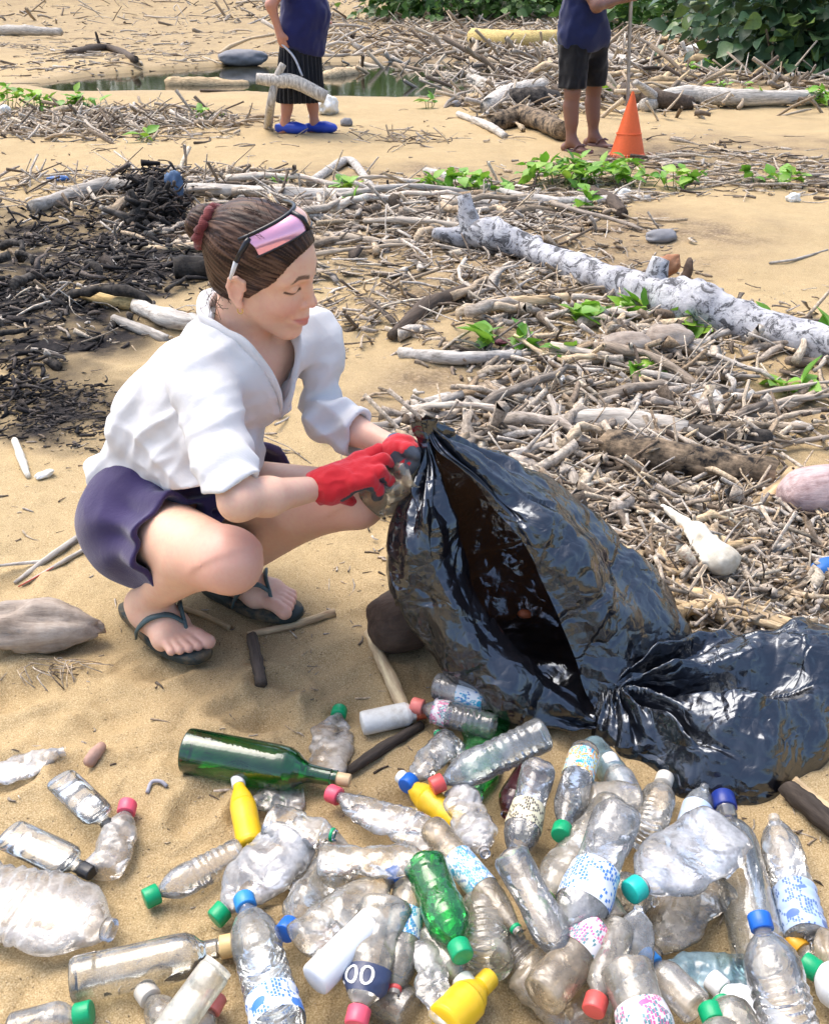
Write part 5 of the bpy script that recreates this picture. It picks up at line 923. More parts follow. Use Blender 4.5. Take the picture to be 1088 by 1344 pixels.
for i in range(2):
    a = A_([*ank[i][:2], gz(*ank[i][:2])]); S = SDF(a - [.3, .3, .03], a + [.3, .3, .16], .006)
    for q in [cap(a - fc * .05 + [0, 0, .045], .046, a + fc * .10 + [0, 0, .045], .052, .02), ell(a + fc * .13 + [0, 0, .042], (.085, .058, .046), np.array([fc, -lf2, A_([0, 0, 1.])]), .02)]: S.prim(q)
    S.prim(cap(A_([*ank[i][:2], .06]), .036, A_([*ank[i][:2], .2]), .042, .01), 's'); S.prim(cap(a - fc * .06 + [0, 0, .10], .034, a - fc * .02 + [0, 0, .12], .04, .01), 's'); S.plane(a + [0, 0, -.002], (0, 0, -1)); V, F = S.mesh(); under(mk('clog', relax(V, F, 1), F, M_clog), lady)
# branch she drags: bent limb with a prong to the ground, plastic strap in hand
br = empty('carried_branch', gh(352, 166), 'bent pale branch with one prong on the ground held by the skirted person', 'branch'); Yb = Yw - .32
J0 = at(362, 106, Yb); under(MB().add(*tube(spline([at(337, 103, Yb), J0, at(388, 108, Yb), at(428, 128, Yb)], 18), np.r_[np.linspace(.045, .06, 9), np.linspace(.06, .055, 9)], 10)).obj('limb', M_grey), br)
under(MB().add(*tube(spline([at(372, 84, Yb), J0, at(355, 140, Yb), gh(352, 168)], 16), np.linspace(.03, .042, 16), 9)).obj('prong', M_grey), br)
tag(MB().add(*tube(spline([wr_[0] + A_([.02, 0, -.1]), at(386, 75, Yb + .1), at(397, 100, Yb + .12)], 14), .010, 6)).obj('plastic_strap', plain('translucent_strap', (.55, .58, .66), .3)), 'thin whitish plastic strap hanging from the skirted person\'s hand', 'strap')
# ================================================================ the black refuse bag
def voro(p, s, o=0):                        # F2-F1 cell borders for creases
    q = np.asarray(p) * s + 50.0; i = np.floor(q).astype(int); f1 = np.full(len(q), 9.); f2 = f1.copy(); hh = f1.copy()
    for a in (-1, 0, 1):
        for b in (-1, 0, 1):
            for c in (-1, 0, 1):
                j = i + [a, b, c]; k = (j + o) & 63
                w = j + np.stack([_tab[k[:, 0], k[:, 1], k[:, 2]], _tab[k[:, 1], k[:, 2], k[:, 0]], _tab[k[:, 2], k[:, 0], k[:, 1]]], 1)
                d = np.linalg.norm(w - q, axis=1); n = d < f1; hv = _tab[k[:, 0], k[:, 2], k[:, 1]]
                f2 = np.where(n, f1, np.minimum(f2, d)); hh = np.where(n, hv, hh); f1 = np.where(n, d, f1)
    return f2 - f1, hh
def facet(p, s, o=0, m=26):                 # sheet folded along random straight creases
    r = np.random.default_rng(o + 90); h = np.zeros(len(p))
    w = p + .045 * np.stack([n3(p, 5, 1.), n3(p, 5, 2.), n3(p, 5, 3.)], 1)
    for k in range(m):
        n = nrm(r.normal(0, 1, 3)); L = r.uniform(.05, .16) / s; x = (w @ n + r.uniform(0, 1)) / L; t = np.abs(x - np.floor(x) - .5) * 2
        h += (t - .5) * L * .12 * (n3(p, 3.5 * s, k * 3.7) > r.uniform(-.3, .3))
    return h
def bag_mat():
    m, nt, p, out = newmat('black_polythene'); v = coord(nt, 'Object')
    p.inputs['Base Color'].default_value = (.007, .0078, .011, 1); p.inputs['Specular IOR Level'].default_value = 1.0; p.inputs['Specular Tint'].default_value = (.84, .91, 1, 1); p.inputs['IOR'].default_value = 1.6
    nt.links.new(ramp(nt, noise(nt, v, 16, 4), [(.35, .10), (.7, .26)]), p.inputs['Roughness'])
    dv = nd(nt, 'VectorMath', dict(operation='ADD'), i0=v, i1=nd(nt, 'VectorMath', dict(operation='SCALE'), i0=noise(nt, v, 9, 3, out='Color'), Scale=.12).outputs[0]).outputs[0]
    b1 = nd(nt, 'TexVoronoi', dict(feature='DISTANCE_TO_EDGE'), Vector=dv, Scale=10).outputs['Distance']
    b2 = nd(nt, 'TexVoronoi', dict(feature='F1', distance='MINKOWSKI'), Vector=dv, Scale=34, Exponent=1.2).outputs['Distance']
    b3 = nd(nt, 'TexVoronoi', dict(feature='DISTANCE_TO_EDGE'), Vector=nd(nt, 'Mapping', Vector=dv, Scale=(7, 9, 26), Rotation=(.3, .5, .2)).outputs[0], Scale=1.).outputs['Distance']
    b = bump(nt, b1, .4, .022); b = bump(nt, b3, .5, .014, b); b = bump(nt, b2, .2, .006, b); b = bump(nt, noise(nt, dv, 42, 4, .6, dist=1.), .16, .004, b); nt.links.new(b, p.inputs['Normal'])
    t = nd(nt, 'BsdfTranslucent', Color=(.17, .09, .045)); ms = nd(nt, 'MixShader', i0=.045, i1=p.outputs[0], i2=t.outputs[0]); nt.links.new(ms.outputs[0], out.inputs[0]); return m
M_bag = bag_mat()
rowsB = [[(560,556,1.620),(558,552,1.612),(555,552,1.620),(550,547,1.640),(556,545,1.645),(562,550,1.640),(562,556,1.622),(559,558,1.618)],
 [(568,602,1.605),(562,604,1.592),(555,604,1.612),(556,588,1.70),(600,572,1.73),(624,584,1.68),(604,592,1.605),(575,594,1.598)],
 [(588,664,1.57),(560,670,1.51),(530,665,1.57),(560,655,1.72),(660,612,1.77),(708,625,1.70),(660,640,1.575),(632,638,1.560)],
 [(612,734,1.535),(572,745,1.455),(517,725,1.53),(570,720,1.72),(735,660,1.80),(800,690,1.70),(732,705,1.535),(684,708,1.515)],
 [(648,806,1.495),(606,820,1.41),(528,800,1.49),(600,790,1.68),(800,735,1.78),(868,770,1.67),(790,790,1.49),(724,792,1.475)],
 [(700,872,1.450),(652,890,1.375),(575,872,1.44),(660,850,1.62),(850,810,1.70),(908,850,1.585),(828,865,1.445),(754,862,1.442)],
 [(764,912,1.414),(712,936,1.365),(658,922,1.395),(742,892,1.53),(850,865,1.58),(880,900,1.50),(830,918,1.405),(770,912,1.412)],
 [(790,950,1.385),(780,956,1.372),(770,956,1.372),(790,940,1.42),(815,935,1.43),(822,945,1.42),(812,955,1.385),(800,953,1.380)]]
G = np.array([[at(*q) for q in r] for r in rowsB])
G = spline(G, 210); G = spline(G.transpose(1, 0, 2), 240).transpose(1, 0, 2); nu, nv = 240, 210
Pm = G.reshape(-1, 3); du = np.gradient(G, axis=1); dv_ = np.gradient(G, axis=0); Nn = np.cross(du, dv_).reshape(-1, 3); Nn /= np.linalg.norm(Nn, axis=1, keepdims=True) + 1e-12
grip = at(553, 560, 1.625); dg = np.linalg.norm(Pm - grip, axis=1); tt = np.repeat(np.linspace(0, 1, nv), nu); uu = np.tile(np.linspace(0, 1, nu), nv)
rad_ = (.010 * np.sin(uu * 52 + 2.2 * n3(Pm, 7, 2.)) + .006 * np.sin(uu * 97 + 3 * n3(Pm, 6, 7.))) * np.exp(-((dg - .08) / .14) ** 2)
radb = .010 * np.sin(uu * 40 + 3 * n3(Pm, 7, 5.)) * sstep(.62, .95, tt) * (1 - sstep(.97, 1., tt))
e1_, h1_ = voro((Pm + .05 * n3(Pm, 6, 1.)[:, None]) * [1, 1, .5], 8.)
disp = rad_ + radb + .62 * facet(Pm, .55, 1, 14) + (.010 * (np.minimum(e1_, .5)) + .004 * (h1_ - .5)) * sstep(.05, .3, tt) * .5
Pm = Pm + Nn * disp[:, None]; Pm[:, 2] = np.maximum(Pm[:, 2], hz(Pm[:, 0], Pm[:, 1]) + .012)
I2 = np.arange(nu * nv).reshape(nv, nu); Fm = np.stack([I2[:-1, :-1], I2[:-1, 1:], I2[1:, 1:], I2[1:, :-1]], -1).reshape(-1, 4)
bag = empty('rubbish_bag', gp(800, 930), 'large black plastic rubbish bag held open beside the crouching woman', 'bag')
under(mk('bag_mouth', Pm, Fm, M_bag), bag)
# slack body of the bag lying on the sand
ring = [(772,962),(845,1008),(900,1040),(945,1056),(1010,1045),(1070,1018),(1130,970),(1160,910),(1120,868),(1040,858),(960,856),(890,868),(825,900),(780,935)]
rp = np.array([gp(*q)[:2] for q in ring] ); rp = np.concatenate([rp, rp[:1]]); n_a, n_r = 300, 150
ag = spline(rp, n_a + 1)[:-1]; ce = gp(945, 935)[:2]; W = np.linspace(0, 1, n_r) ** .8
XY = ce + (ag - ce)[None] * W[:, None, None]; x, y = XY[..., 0], XY[..., 1]; Wt = W[:, None] + 0 * x
pin = gp(800, 950)[:2]; ap = np.arctan2(y - pin[1], x - pin[0]); dp_ = np.hypot(x - pin[0], y - pin[1])
p3 = np.stack([x, y, 0 * x], -1)
h = .105 * (1 - Wt ** 2.4) ** .62 * (1 + .35 * n3(p3, 5, 3.)) + .02 * (1 - Wt ** 6)
h += (.028 * np.sin(ap * 11 + 2.2 * n3(p3, 5, 1.)) * np.exp(-((dp_ - .10) / .22) ** 2) + .016 * np.sin(ap * 23 + 3 * n3(p3, 7, 8.)) * np.exp(-((dp_ - .07) / .18) ** 2)) * (1 - Wt ** 5)
q3 = p3.reshape(-1, 3) + .06 * np.stack([n3(p3.reshape(-1, 3), 6, 1.), n3(p3.reshape(-1, 3), 6, 4.), 0 * x.ravel()], 1)
e2_, h2_ = voro(q3, 6.5, 5); e3_, h3_ = voro(q3 + .3, 13., 9)
h = h + (.035 * (h2_ - .45) * np.minimum(e2_ * 1.6, 1) + .010 * (h3_ - .5) * np.minimum(e3_ * 2., 1) + .5 * facet(q3, .8, 4)).reshape(x.shape) * (1 - Wt ** 4)
h = np.maximum(h, .004) + hz(x, y) - .006 * Wt; Pb = np.stack([x, y, h], -1).reshape(-1, 3)
Pb[:, :2] += .02 * np.stack([n3(Pb, 14, 2.), n3(Pb, 14, 6.)], 1) * np.repeat(W, n_a)[:, None]
I2 = np.arange(n_a * n_r).reshape(n_r, n_a); nx_ = np.roll(I2, -1, 1); Fb2 = np.stack([I2[:-1], I2[1:], nx_[1:], nx_[:-1]], -1).reshape(-1, 4)
under(mk('bag_body', Pb, Fb2, M_bag), bag)
# ================================================================ the heap of bottles
def plastic(name, tint=(.99, .99, .98), milk=.15, mcol=(.93, .94, .95), rough=.12, dirt=(.66, .56, .42), dirtf=.2, spec=1.0):
    m, nt, p, out = newmat(name); v = coord(nt, 'Object'); rnd = nd(nt, 'ObjectInfo').outputs['Random']
    ofs = nd(nt, 'VectorMath', dict(operation='ADD'), i0=v, i1=nd(nt, 'CombineXYZ', X=nd(nt, 'Math', dict(operation='MULTIPLY'), i0=rnd, i1=9.).outputs[0]).outputs[0]).outputs[0]
    n1 = noise(nt, ofs, 22, 5, .65); n2 = noise(nt, ofs, 9, 4, .6); cr = noise(nt, ofs, 60, 5, .7)
    vd = nd(nt, 'TexVoronoi', dict(feature='DISTANCE_TO_EDGE'), Vector=nd(nt, 'VectorMath', dict(operation='ADD'), i0=ofs, i1=nd(nt, 'VectorMath', dict(operation='SCALE'), i0=noise(nt, ofs, 30, 2, out='Color'), Scale=.03).outputs[0]).outputs[0], Scale=44).outputs['Distance']; bn = bump(nt, noise(nt, ofs, 48, 4, .6), .25, .003, bump(nt, vd, .3, .006) if spec == 1.0 else None)
    mc = mixc(nt, ramp(nt, n2, [(.42, 0), (.62, dirtf)]), mcol, dirt)
    nt.links.new(mc, p.inputs['Base Color']); p.inputs['Roughness'].default_value = .35; nt.links.new(bn, p.inputs['Normal'])
    tl = nd(nt, 'BsdfTranslucent', Color=mc); md = nd(nt, 'MixShader', i0=.4, i1=p.outputs[0], i2=tl.outputs[0])
    tr = nd(nt, 'BsdfTransparent', Color=tint)
    mf = nd(nt, 'Math', dict(operation='ADD', use_clamp=True), i0=ramp(nt, n1, [(.34, milk * .35), (.52, milk), (.75, min(1, milk * 2.3))]), i1=ramp(nt, n2, [(.5, 0), (.7, dirtf * .45)])).outputs[0]
    fr2 = nd(nt, 'Fresnel', IOR=1.25, Normal=bn).outputs[0]
    mf = nd(nt, 'Math', dict(operation='ADD', use_clamp=True), i0=mf, i1=nd(nt, 'Math', dict(operation='MULTIPLY'), i0=fr2, i1=.35).outputs[0]).outputs[0]
    a = nd(nt, 'MixShader', i0=mf, i1=tr.outputs[0], i2=md.outputs[0])
    gl = nd(nt, 'BsdfGlossy', Color=(1, 1, 1), Roughness=rough, Normal=bn); fr = nd(nt, 'Fresnel', IOR=1.5, Normal=bn).outputs[0]
    f2 = nd(nt, 'Math', dict(operation='MULTIPLY_ADD', use_clamp=True), i0=fr, i1=spec, i2=.02).outputs[0]
    e = nd(nt, 'MixShader', i0=f2, i1=a.outputs[0], i2=gl.outputs[0]); nt.links.new(e.outputs[0], out.inputs[0]); return m
PM = dict(clear=plastic('clear_pet'), cloudy=plastic('cloudy_pet', (.985, .985, .975), .27, (.93, .94, .93)), tan=plastic('sandy_pet', (.985, .96, .90), .24, (.94, .89, .78), .15, (.74, .60, .40), .3),
  brown=plastic('muddy_pet', (.94, .87, .74), .34, (.80, .68, .50), .25, (.50, .37, .22), .5), milky=plastic('milky_pet', (.985, .985, .985), .42, (.94, .95, .97), .15, dirtf=.1),
  blueish=plastic('bluish_pet', (.95, .98, .99), .20, (.86, .93, .98)), grey=plastic('grey_silty_pet', (.96, .94, .91), .34, (.86, .83, .78), .25, (.58, .49, .38), .4),
  green=plastic('green_pet', (.16, .84, .30), .26, (.02, .52, .11), .08, dirtf=.08), greenfilm=plastic('green_film', (.20, .66, .24), .40, (.05, .42, .10), .2, dirtf=.15), wine=plastic('green_glass', (.03, .42, .10), .22, (.006, .16, .04), .04, dirtf=.05, spec=1.5),
  glass=plastic('dirty_clear_glass', (.97, .98, .96), .16, (.86, .86, .80), .06, dirtf=.3, spec=1.4), maroon=plastic('maroon_pet', (.25, .05, .05), .5, (.16, .02, .03), .15), frost=plastic('frosted_plastic', (.93, .92, .82), .62, (.86, .84, .72), .3, dirtf=.2),
  bluefilm=plastic('blue_film', (.60, .80, .88), .42, (.45, .68, .80), .25, dirtf=.12))
def op(name, c, r=.4, dirt=(.42, .32, .2)): return plain(name, c, r, .08, 25, .12, spec=.5, dirt=None if dirt is None else dirt)
PM.update(yellow=plain('yellow_plastic', (.78, .50, .012), .38, .08, 25, .1, dirt=(.6, .40, .06)), white=plain('white_bottle_plastic', (.76, .78, .80), .4, .05, 18, .1, dirt=(.68, .66, .60)), chalk=plain('chalky_white_metal', (.72, .71, .66), .6, .1, 40, .3, dirt=(.45, .40, .32)))
CM = {k: plain('cap_' + k, c, .38, .1, 60, .12) for k, c in dict(green=(.0, .33, .13), lime=(.10, .42, .05), teal=(.02, .55, .45), blue=(.012, .13, .55), sky=(.03, .26, .66), navy=(.01, .03, .22), red=(.72, .10, .09), pink=(.80, .10, .16), coral=(.80, .22, .18), white=(.74, .75, .74),
  black=(.012, .012, .014), tan=(.66, .46, .20), cork=(.62, .44, .25), orange=(.78, .40, .03), clear=(.62, .58, .50), pale=(.66, .68, .58), yellow=(.75, .50, .03), rust=(.45, .10, .05)).items()}
def label_mat(name, base, inks, sc=1.0, wear=.15):
    m, nt, p, out = newmat(name); v = coord(nt, 'Object'); s = nd(nt, 'SeparateXYZ', Vector=v).outputs
    ang = nd(nt, 'Math', dict(operation='ARCTAN2'), i0=s[1], i1=s[0]).outputs[0]; uv = nd(nt, 'CombineXYZ', X=ang, Y=nd(nt, 'Math', dict(operation='MULTIPLY'), i0=s[2], i1=30.).outputs[0]).outputs[0]
    c = base
    for k, (ink, sx, sy, th) in enumerate(inks):
        if k == 0:                            # rounded emblem shapes
            dd = nd(nt, 'TexVoronoi', dict(feature='SMOOTH_F1'), Vector=nd(nt, 'Mapping', Vector=uv, Scale=(.62 * sc, .95 * sc, 1), Location=(1.3, .4, 0)).outputs[0], Scale=1.0, Randomness=.95, Smoothness=.6).outputs['Distance']
            f = nd(nt, 'Math', dict(operation='LESS_THAN'), i0=dd, i1=.22).outputs[0]; g2 = nd(nt, 'Math', dict(operation='GREATER_THAN'), i0=dd, i1=.06).outputs[0]; f = nd(nt, 'Math', dict(operation='MULTIPLY'), i0=f, i1=g2).outputs[0]; c = mixc(nt, f, c, ink)
        bk = nd(nt, 'TexBrick', dict(offset=.37, squash=1.0), Vector=nd(nt, 'Mapping', Vector=uv, Scale=(1.5, 1.5, 1), Location=(k * 2.3, k * .11 + .05, 0), Rotation=(0, 0, 1.5708)).outputs[0], Color1=(0, 0, 0), Color2=(1, 1, 1), Mortar=(0, 0, 0), Scale=1.6, **{'Mortar_Size': .035, 'Brick_Width': .42, 'Row_Height': .30}).outputs['Color']
        f = nd(nt, 'Math', dict(operation='GREATER_THAN'), i0=nd(nt, 'SeparateColor', Color=bk).outputs[0], i1=.40 if k == 0 else .55).outputs[0]
        band = noise(nt, nd(nt, 'Mapping', Vector=uv, Scale=(.7, .9, 1), Location=(k * 5., k, 0)).outputs[0], 1.6, 1); f = nd(nt, 'Math', dict(operation='MULTIPLY'), i0=f, i1=nd(nt, 'Math', dict(operation='GREATER_THAN'), i0=band, i1=.46).outputs[0]).outputs[0]; c = mixc(nt, f, c, ink)
    c = mixc(nt, ramp(nt, noise(nt, v, 40, 6, .7), [(.5, 0), (.75, wear)]), c, (.45, .36, .24)); nt.links.new(c, p.inputs['Base Color']); p.inputs['Roughness'].default_value = .4; return m
LMt = dict(aqua=label_mat('label_white_aqua', (.72, .76, .78), [((.03, .38, .55), 9, 7, .50), ((.08, .22, .5), 16, 14, .56)]), cream=label_mat('label_cream', (.72, .66, .46), [((.06, .05, .05), 14, 9, .62)]),
  rainbow=label_mat('label_blue_yellow', (.55, .72, .76), [((.02, .34, .62), 6, 5, .46), ((.75, .60, .05), 4, 3, .55), ((.75, .30, .08), 3, 3, .60)]), bluewhite=label_mat('label_white_blue', (.74, .77, .80), [((.05, .20, .60), 12, 12, .53)]),
  pink=label_mat('label_pink_white', (.74, .70, .70), [((.72, .12, .30), 3, 3, .50), ((.10, .25, .28), 18, 12, .55)]), darkblue=label_mat('label_dark_blue', (.035, .05, .11), []), paleblue=label_mat('label_pale_blue', (.42, .54, .74), [((.10, .18, .42), 3, 22, .5)]),
  bluetint=label_mat('label_blue_band', (.45, .58, .78), [((.70, .76, .84), 5, 3, .5)]))
ROW = {}
def profile(kind, L, r):
    if kind == 'soda': P = [(0, .35), (.004, .62), (.02, .92), (.05, 1), (.2, .98), (.3, .92), (.42, .9), (.52, .96), (.62, 1), (.70, .96), (.78, .78), (.85, .5), (.885, .30)]
    elif kind == 'water': P = [(0, .6), (.01, .9), (.03, 1), (.10, 1)] + [(.12 + .035 * i, 1 - .07 * (i % 2)) for i in range(12)] + [(.56, 1), (.64, 1), (.72, .93), (.80, .7), (.86, .45), (.89, .31)]
    elif kind == 'wine': P = [(0, .55), (.004, .86), (.015, .98), (.04, 1), (.35, 1), (.60, 1), (.66, .96), (.71, .80), (.75, .56), (.79, .42), (.86, .375), (.93, .36)]
    elif kind == 'tallglass': P = [(0, .7), (.006, .93), (.03, 1), (.16, 1), (.165, .97), (.4, .98), (.66, .98), (.72, .94), (.77, .75), (.80, .52), (.82, .44), (.90, .42)]
    elif kind == 'flask': P = [(0, .8), (.012, .95), (.04, 1), (.3, 1), (.62, 1), (.70, .93), (.745, .72), (.775, .40), (.80, .30), (.86, .29)]
    elif kind == 'squeeze': P = [(0, .6), (.015, .88), (.05, 1), (.30, .97), (.45, 1), (.58, .98), (.70, .80), (.78, .62), (.84, .48), (.87, .46)]
    elif kind == 'tube': P = [(0, .55), (.006, .86), (.02, .97), (.05, 1), (.5, 1), (.93, 1), (.97, .98), (.99, .9)]
    elif kind == 'jar': P = [(0, .6), (.015, .92), (.05, 1), (.5, 1), (.72, .98), (.78, .80), (.80, .62), (.86, .60)]
    else: P = [(0, .6), (.012, .92), (.04, 1), (.3, .99), (.58, 1), (.66, .97), (.75, .80), (.83, .52), (.88, .32)]
    P = np.array(P, float); t = np.unique(np.r_[np.linspace(0, P[-1, 0], 46), P[:, 0]]); return t * L, np.interp(t, P[:, 0], P[:, 1]) * r, P[-1, 0] * L, P[-1, 1] * r
NB = [0]
def lathe(z, r, fn, n=28, capped=False, lobes=None):
    a = np.linspace(0, 2 * np.pi, n, endpoint=False); Z = np.repeat(z[:, None], n, 1); Rr = np.repeat(r[:, None], n, 1)
    if lobes is not None: Rr = lobes(Z, Rr, a[None] + 0 * Z)
    P = np.stack([Rr * np.cos(a), Rr * np.sin(a), Z], -1).reshape(-1, 3); P = fn(P) if fn else P; m = len(z)
    I = np.arange(m * n).reshape(m, n); J = np.roll(I, -1, 1); F = np.stack([I[:-1], J[:-1], J[1:], I[1:]], -1).reshape(-1, 4).tolist()
    F.append(list(I[0][::-1]))
    if capped: F.append(list(I[-1]))
    return P, F
def bottle(kind, b, t, dia, mat, cap_=None, label='', flat=1.0, noise_=.0, bend=0.0, twist=0.0, lab=None, lz=(0.0, 0.0), ring_=None, roll=0.0, zb=0.0, zt=None, name='plastic_bottle', cat='bottle', group='plastic bottles heaped on the sand', text=None, stretch=1.0):
    # b, t: photo pixels of base centre and top; zb/zt: lift of either end above lying flat on the sand
    dia *= .86; zt = zb if zt is None else zt; r = dia / 2; NB[0] += 1; sd = NB[0] * 7.13
    gb = gh(*b)[2]; gt = gh(*t)[2]; B = gp(b[0], b[1], gb + r * flat + zb); Tp = gp(t[0], t[1], gt + r * flat + zt); L = float(np.linalg.norm(Tp - B)) * stretch
    az = nrm(Tp - B); up = np.array([0, 0, 1.]); ay = nrm(up - az * (up @ az)); ax_ = np.cross(ay, az)
    if roll: c_, s_ = math.cos(roll), math.sin(roll); ax_, ay = c_ * ax_ + s_ * ay, -s_ * ax_ + c_ * ay
    z, rr, zn, rn = profile(kind, L, r); nk = max(rn, .0125 if kind not in ('flask', 'jar') else rn)
    wide = 1 + (1 - flat) * .38
    def fn(P):
        P = P.copy(); u = P[:, 2] / L; w = (1 - sstep(.72, .9, u)) ; w0 = sstep(0, .06, u) * .75 + .25
        fl = 1 - (1 - flat) * w * (1 + .25 * n3(np.stack([u * 3, 0 * u, 0 * u], 1), 1.5, sd)); P[:, 1] *= fl; P[:, 0] *= 1 + (wide - 1) * w
        if twist: a = twist * (u - .5); c_, s_ = np.cos(a), np.sin(a); P[:, 0], P[:, 1] = P[:, 0] * c_ - P[:, 1] * s_, P[:, 0] * s_ + P[:, 1] * c_
        if noise_:
            Q = P + sd; e, hh = voro(Q, 1 / (dia * .42)); rdir = P * [1, 1, 0]; rdir /= np.linalg.norm(rdir, axis=1, keepdims=True) + 1e-6
            k = noise_ * dia * (1.15 if noise_ > .1 else 1) * ((hh - .62) * np.minimum(e * 2.5, 1) + .55 * fbm(Q, 1.3 / dia, 3, sd)); P += rdir * (k * w * w0)[:, None] + .35 * noise_ * dia * np.stack([n3(Q, .7 / dia, 2.), n3(Q, .7 / dia, 5.), 0 * u], 1) * (w * w0)[:, None]
        if bend: P[:, 0] += bend * L * (np.clip(u, -1, 1.2) - .5) ** 2 - bend * L * .25; 
        return P
    lob = None
    if kind == 'soda':
        def lob(Z, Rr, a): return Rr * (1 - .16 * (1 - sstep(.0, .07 * L, Z)) * (.5 + .5 * np.cos(5 * a)) ** 2)
    root = empty(name, B, label, cat, group)
    if kind == 'tube' and mat == 'frost':
        fq = fn; fn = lambda P: fq(np.stack([np.sign(P[:, 0]) * np.abs(P[:, 0] / r) ** .62 * r, np.sign(P[:, 1]) * np.abs(P[:, 1] / r) ** .62 * r, P[:, 2]], 1))
    if kind == 'flask': fn0 = fn; fn = lambda P: fn0(np.stack([np.sign(P[:, 0]) * np.abs(P[:, 0] / r) ** .8 * r, P[:, 1] * np.where(P[:, 2] < .77 * L, .46, 1.0), P[:, 2]], 1))
    Mw = Matrix(((ax_[0], ay[0], az[0], B[0]), (ax_[1], ay[1], az[1], B[1]), (ax_[2], ay[2], az[2], B[2]), (0, 0, 0, 1))); root.matrix_world = Mw
    P, F = lathe(z, rr, fn, 32, False, lob); mk('body', P, F, PM[mat], root)
    hasc = cap_ is not None; ze = zn + .010 * (L / .2 if L < .2 else 1)
    zc_ = np.array([zn - .001, zn + .004, ze]); P, F = lathe(zc_, np.full(3, rn * .97), fn, 20); mk('neck', P, F, PM[mat], root)
    if ring_: zr = np.array([zn - .003, zn - .002, zn + .002, zn + .003]); P, F = lathe(zr, np.array([.98, 1.18, 1.18, .98]) * rn, fn, 24); mk('neck_ring', P, F, CM[ring_], root)
    if hasc:
        cr = nk * 1.16 if kind != 'wine' else rn * .82; chh = .016 if kind not in ('wine', 'tallglass') else .024
        if kind == 'squeeze': chh, cr = .017, rn * 1.12
        zc_ = np.array([ze - .006, ze - .005, ze + chh - .002, ze + chh - .0004, ze + chh]); rc = np.array([.94, 1, 1, .95, .86]) * cr
        kn = (lambda Z, Rr, a: Rr * (1 + .035 * np.sign(np.cos(a * 24)) * ((Z > ze - .0055) & (Z < ze + chh - .0015)))) if kind != 'wine' else None
        P, F = lathe(zc_, rc, fn, 48, True, kn); mk('cork' if kind == 'wine' else 'cap', P, F, CM[cap_], root, smooth=False)
    if lab:
        m_ = (z >= lz[0] * L) & (z <= lz[1] * L); zz = np.unique(np.r_[lz[0] * L, z[m_], lz[1] * L]); rl = np.interp(zz, z, rr) * 1.012 + .0006
        rl = np.maximum.reduce([rl, np.roll(rl, 1) * .97, np.roll(rl, -1) * .97]) if kind == 'water' else rl
        P, F = lathe(zz, rl, fn, 32); F = F[:-1]; lo = mk('label_sleeve', P, F, LMt[lab], root)
        if text:
            cu = bpy.data.curves.new('print', 'FONT'); cu.body = text[0]; cu.size = text[1]; cu.align_x = 'CENTER'; cu.resolution_u = 3; ob = bpy.data.objects.new('print', cu); COL.objects.link(ob)
            bpy.context.view_layer.update(); me = bpy.data.meshes.new_from_object(ob.evaluated_get(bpy.context.evaluated_depsgraph_get())); bpy.data.objects.remove(ob)
            co = np.array([v_.co for v_ in me.vertices]); fs = [tuple(p_.vertices) for p_ in me.polygons]
            za = text[3] * L - (co[:, 1] - text[1] * .33) * text[4]; an = text[2] + co[:, 0] * text[4] / r; rr_ = np.interp(za, zz, rl) * 1.02 + .0012
            Q = fn(np.stack([rr_ * np.cos(an), rr_ * np.sin(an), za], 1)); mk('lettering', Q, fs, CM[text[5]], root, smooth=False).parent = lo
    return root
def B_(kind, b, t, dia, mat, cap_, label, **k): return bottle(kind, b, t, dia, mat, cap_, label, **k)
# --- lone bottles on open sand, left
FL = dict(name='glass_flask', cat='flask', group='flat glass flasks on the sand')
B_('flask', (80,1022), (150,1090), .062, 'glass', 'black', 'flat clear glass flask with black cap touching the clear plastic sleeve', **FL)
B_('flask', (12,1094), (122,1146), .068, 'glass', 'black', 'flat sandy glass flask with black cap just above the big crushed jug', **FL)
B_('pet', (135,1148), (168,1058), .062, 'grey', 'pink', 'small silty crushed bottle with pinkish red cap between the two flasks', flat=.75, noise_=.16, bend=.12)
B_('water', (-55,1165), (165,1226), .125, 'grey', None, 'big ribbed grey silty crushed jug at the edge of the sand', flat=.5, noise_=.10, name='crushed_jug', cat='jug')
B_('wine', (243,984), (449,1023), .090, 'wine', 'cork', 'long green glass wine bottle with cork lying on bare sand', name='glass_bottle', group='glass bottles')
B_('squeeze', (330,1112), (312,1022), .050, 'yellow', 'white', 'yellow bottle with white tip pointing at the green wine bottle', zb=.0, name='yellow_bottle', group='yellow squeeze bottles')
B_('pet', (424,1022), (446,932), .068, 'grey', 'green', 'crushed clear bottle with green cap lying behind the wine bottle neck', flat=.4, noise_=.22, twist=.5)
B_('tallglass', (95,1288), (306,1240), .072, 'glass', 'tan', 'clear glass bottle with tan stopper in front of the crushed jug', name='glass_bottle', group='glass bottles')
B_('tube', (175,1420), (284,1272), .046, 'frost', None, 'frosted yellowish square tube bottle leaning across a tan bottle', flat=.8, zb=.02, zt=.05, name='plastic_tube', cat='tube', group=None)
B_('pet', (250,1385), (192,1302), .050, 'tan', 'clear', 'small tan bottle half hidden under the frosted tube', noise_=.1)
B_('pet', (240,1395), (280,1316), .050, 'tan', 'coral', 'sandy bottle with coral cap beside the frosted tube')
B_('pet', (15,1355), (112,1330), .055, 'cloudy', 'green', 'bottle with green cap and red ring at the bottom corner', ring_='red')
B_('water', (318,1118), (196,1178), .056, 'cloudy', 'green', 'slim cloudy bottle with green cap lying on open sand')
B_('pet', (392,1098), (284,1205), .092, 'milky', 'green', 'big milky crumpled bottle with green cap pointing down', flat=.62, noise_=.16, bend=.10, zb=.035, zt=.0)
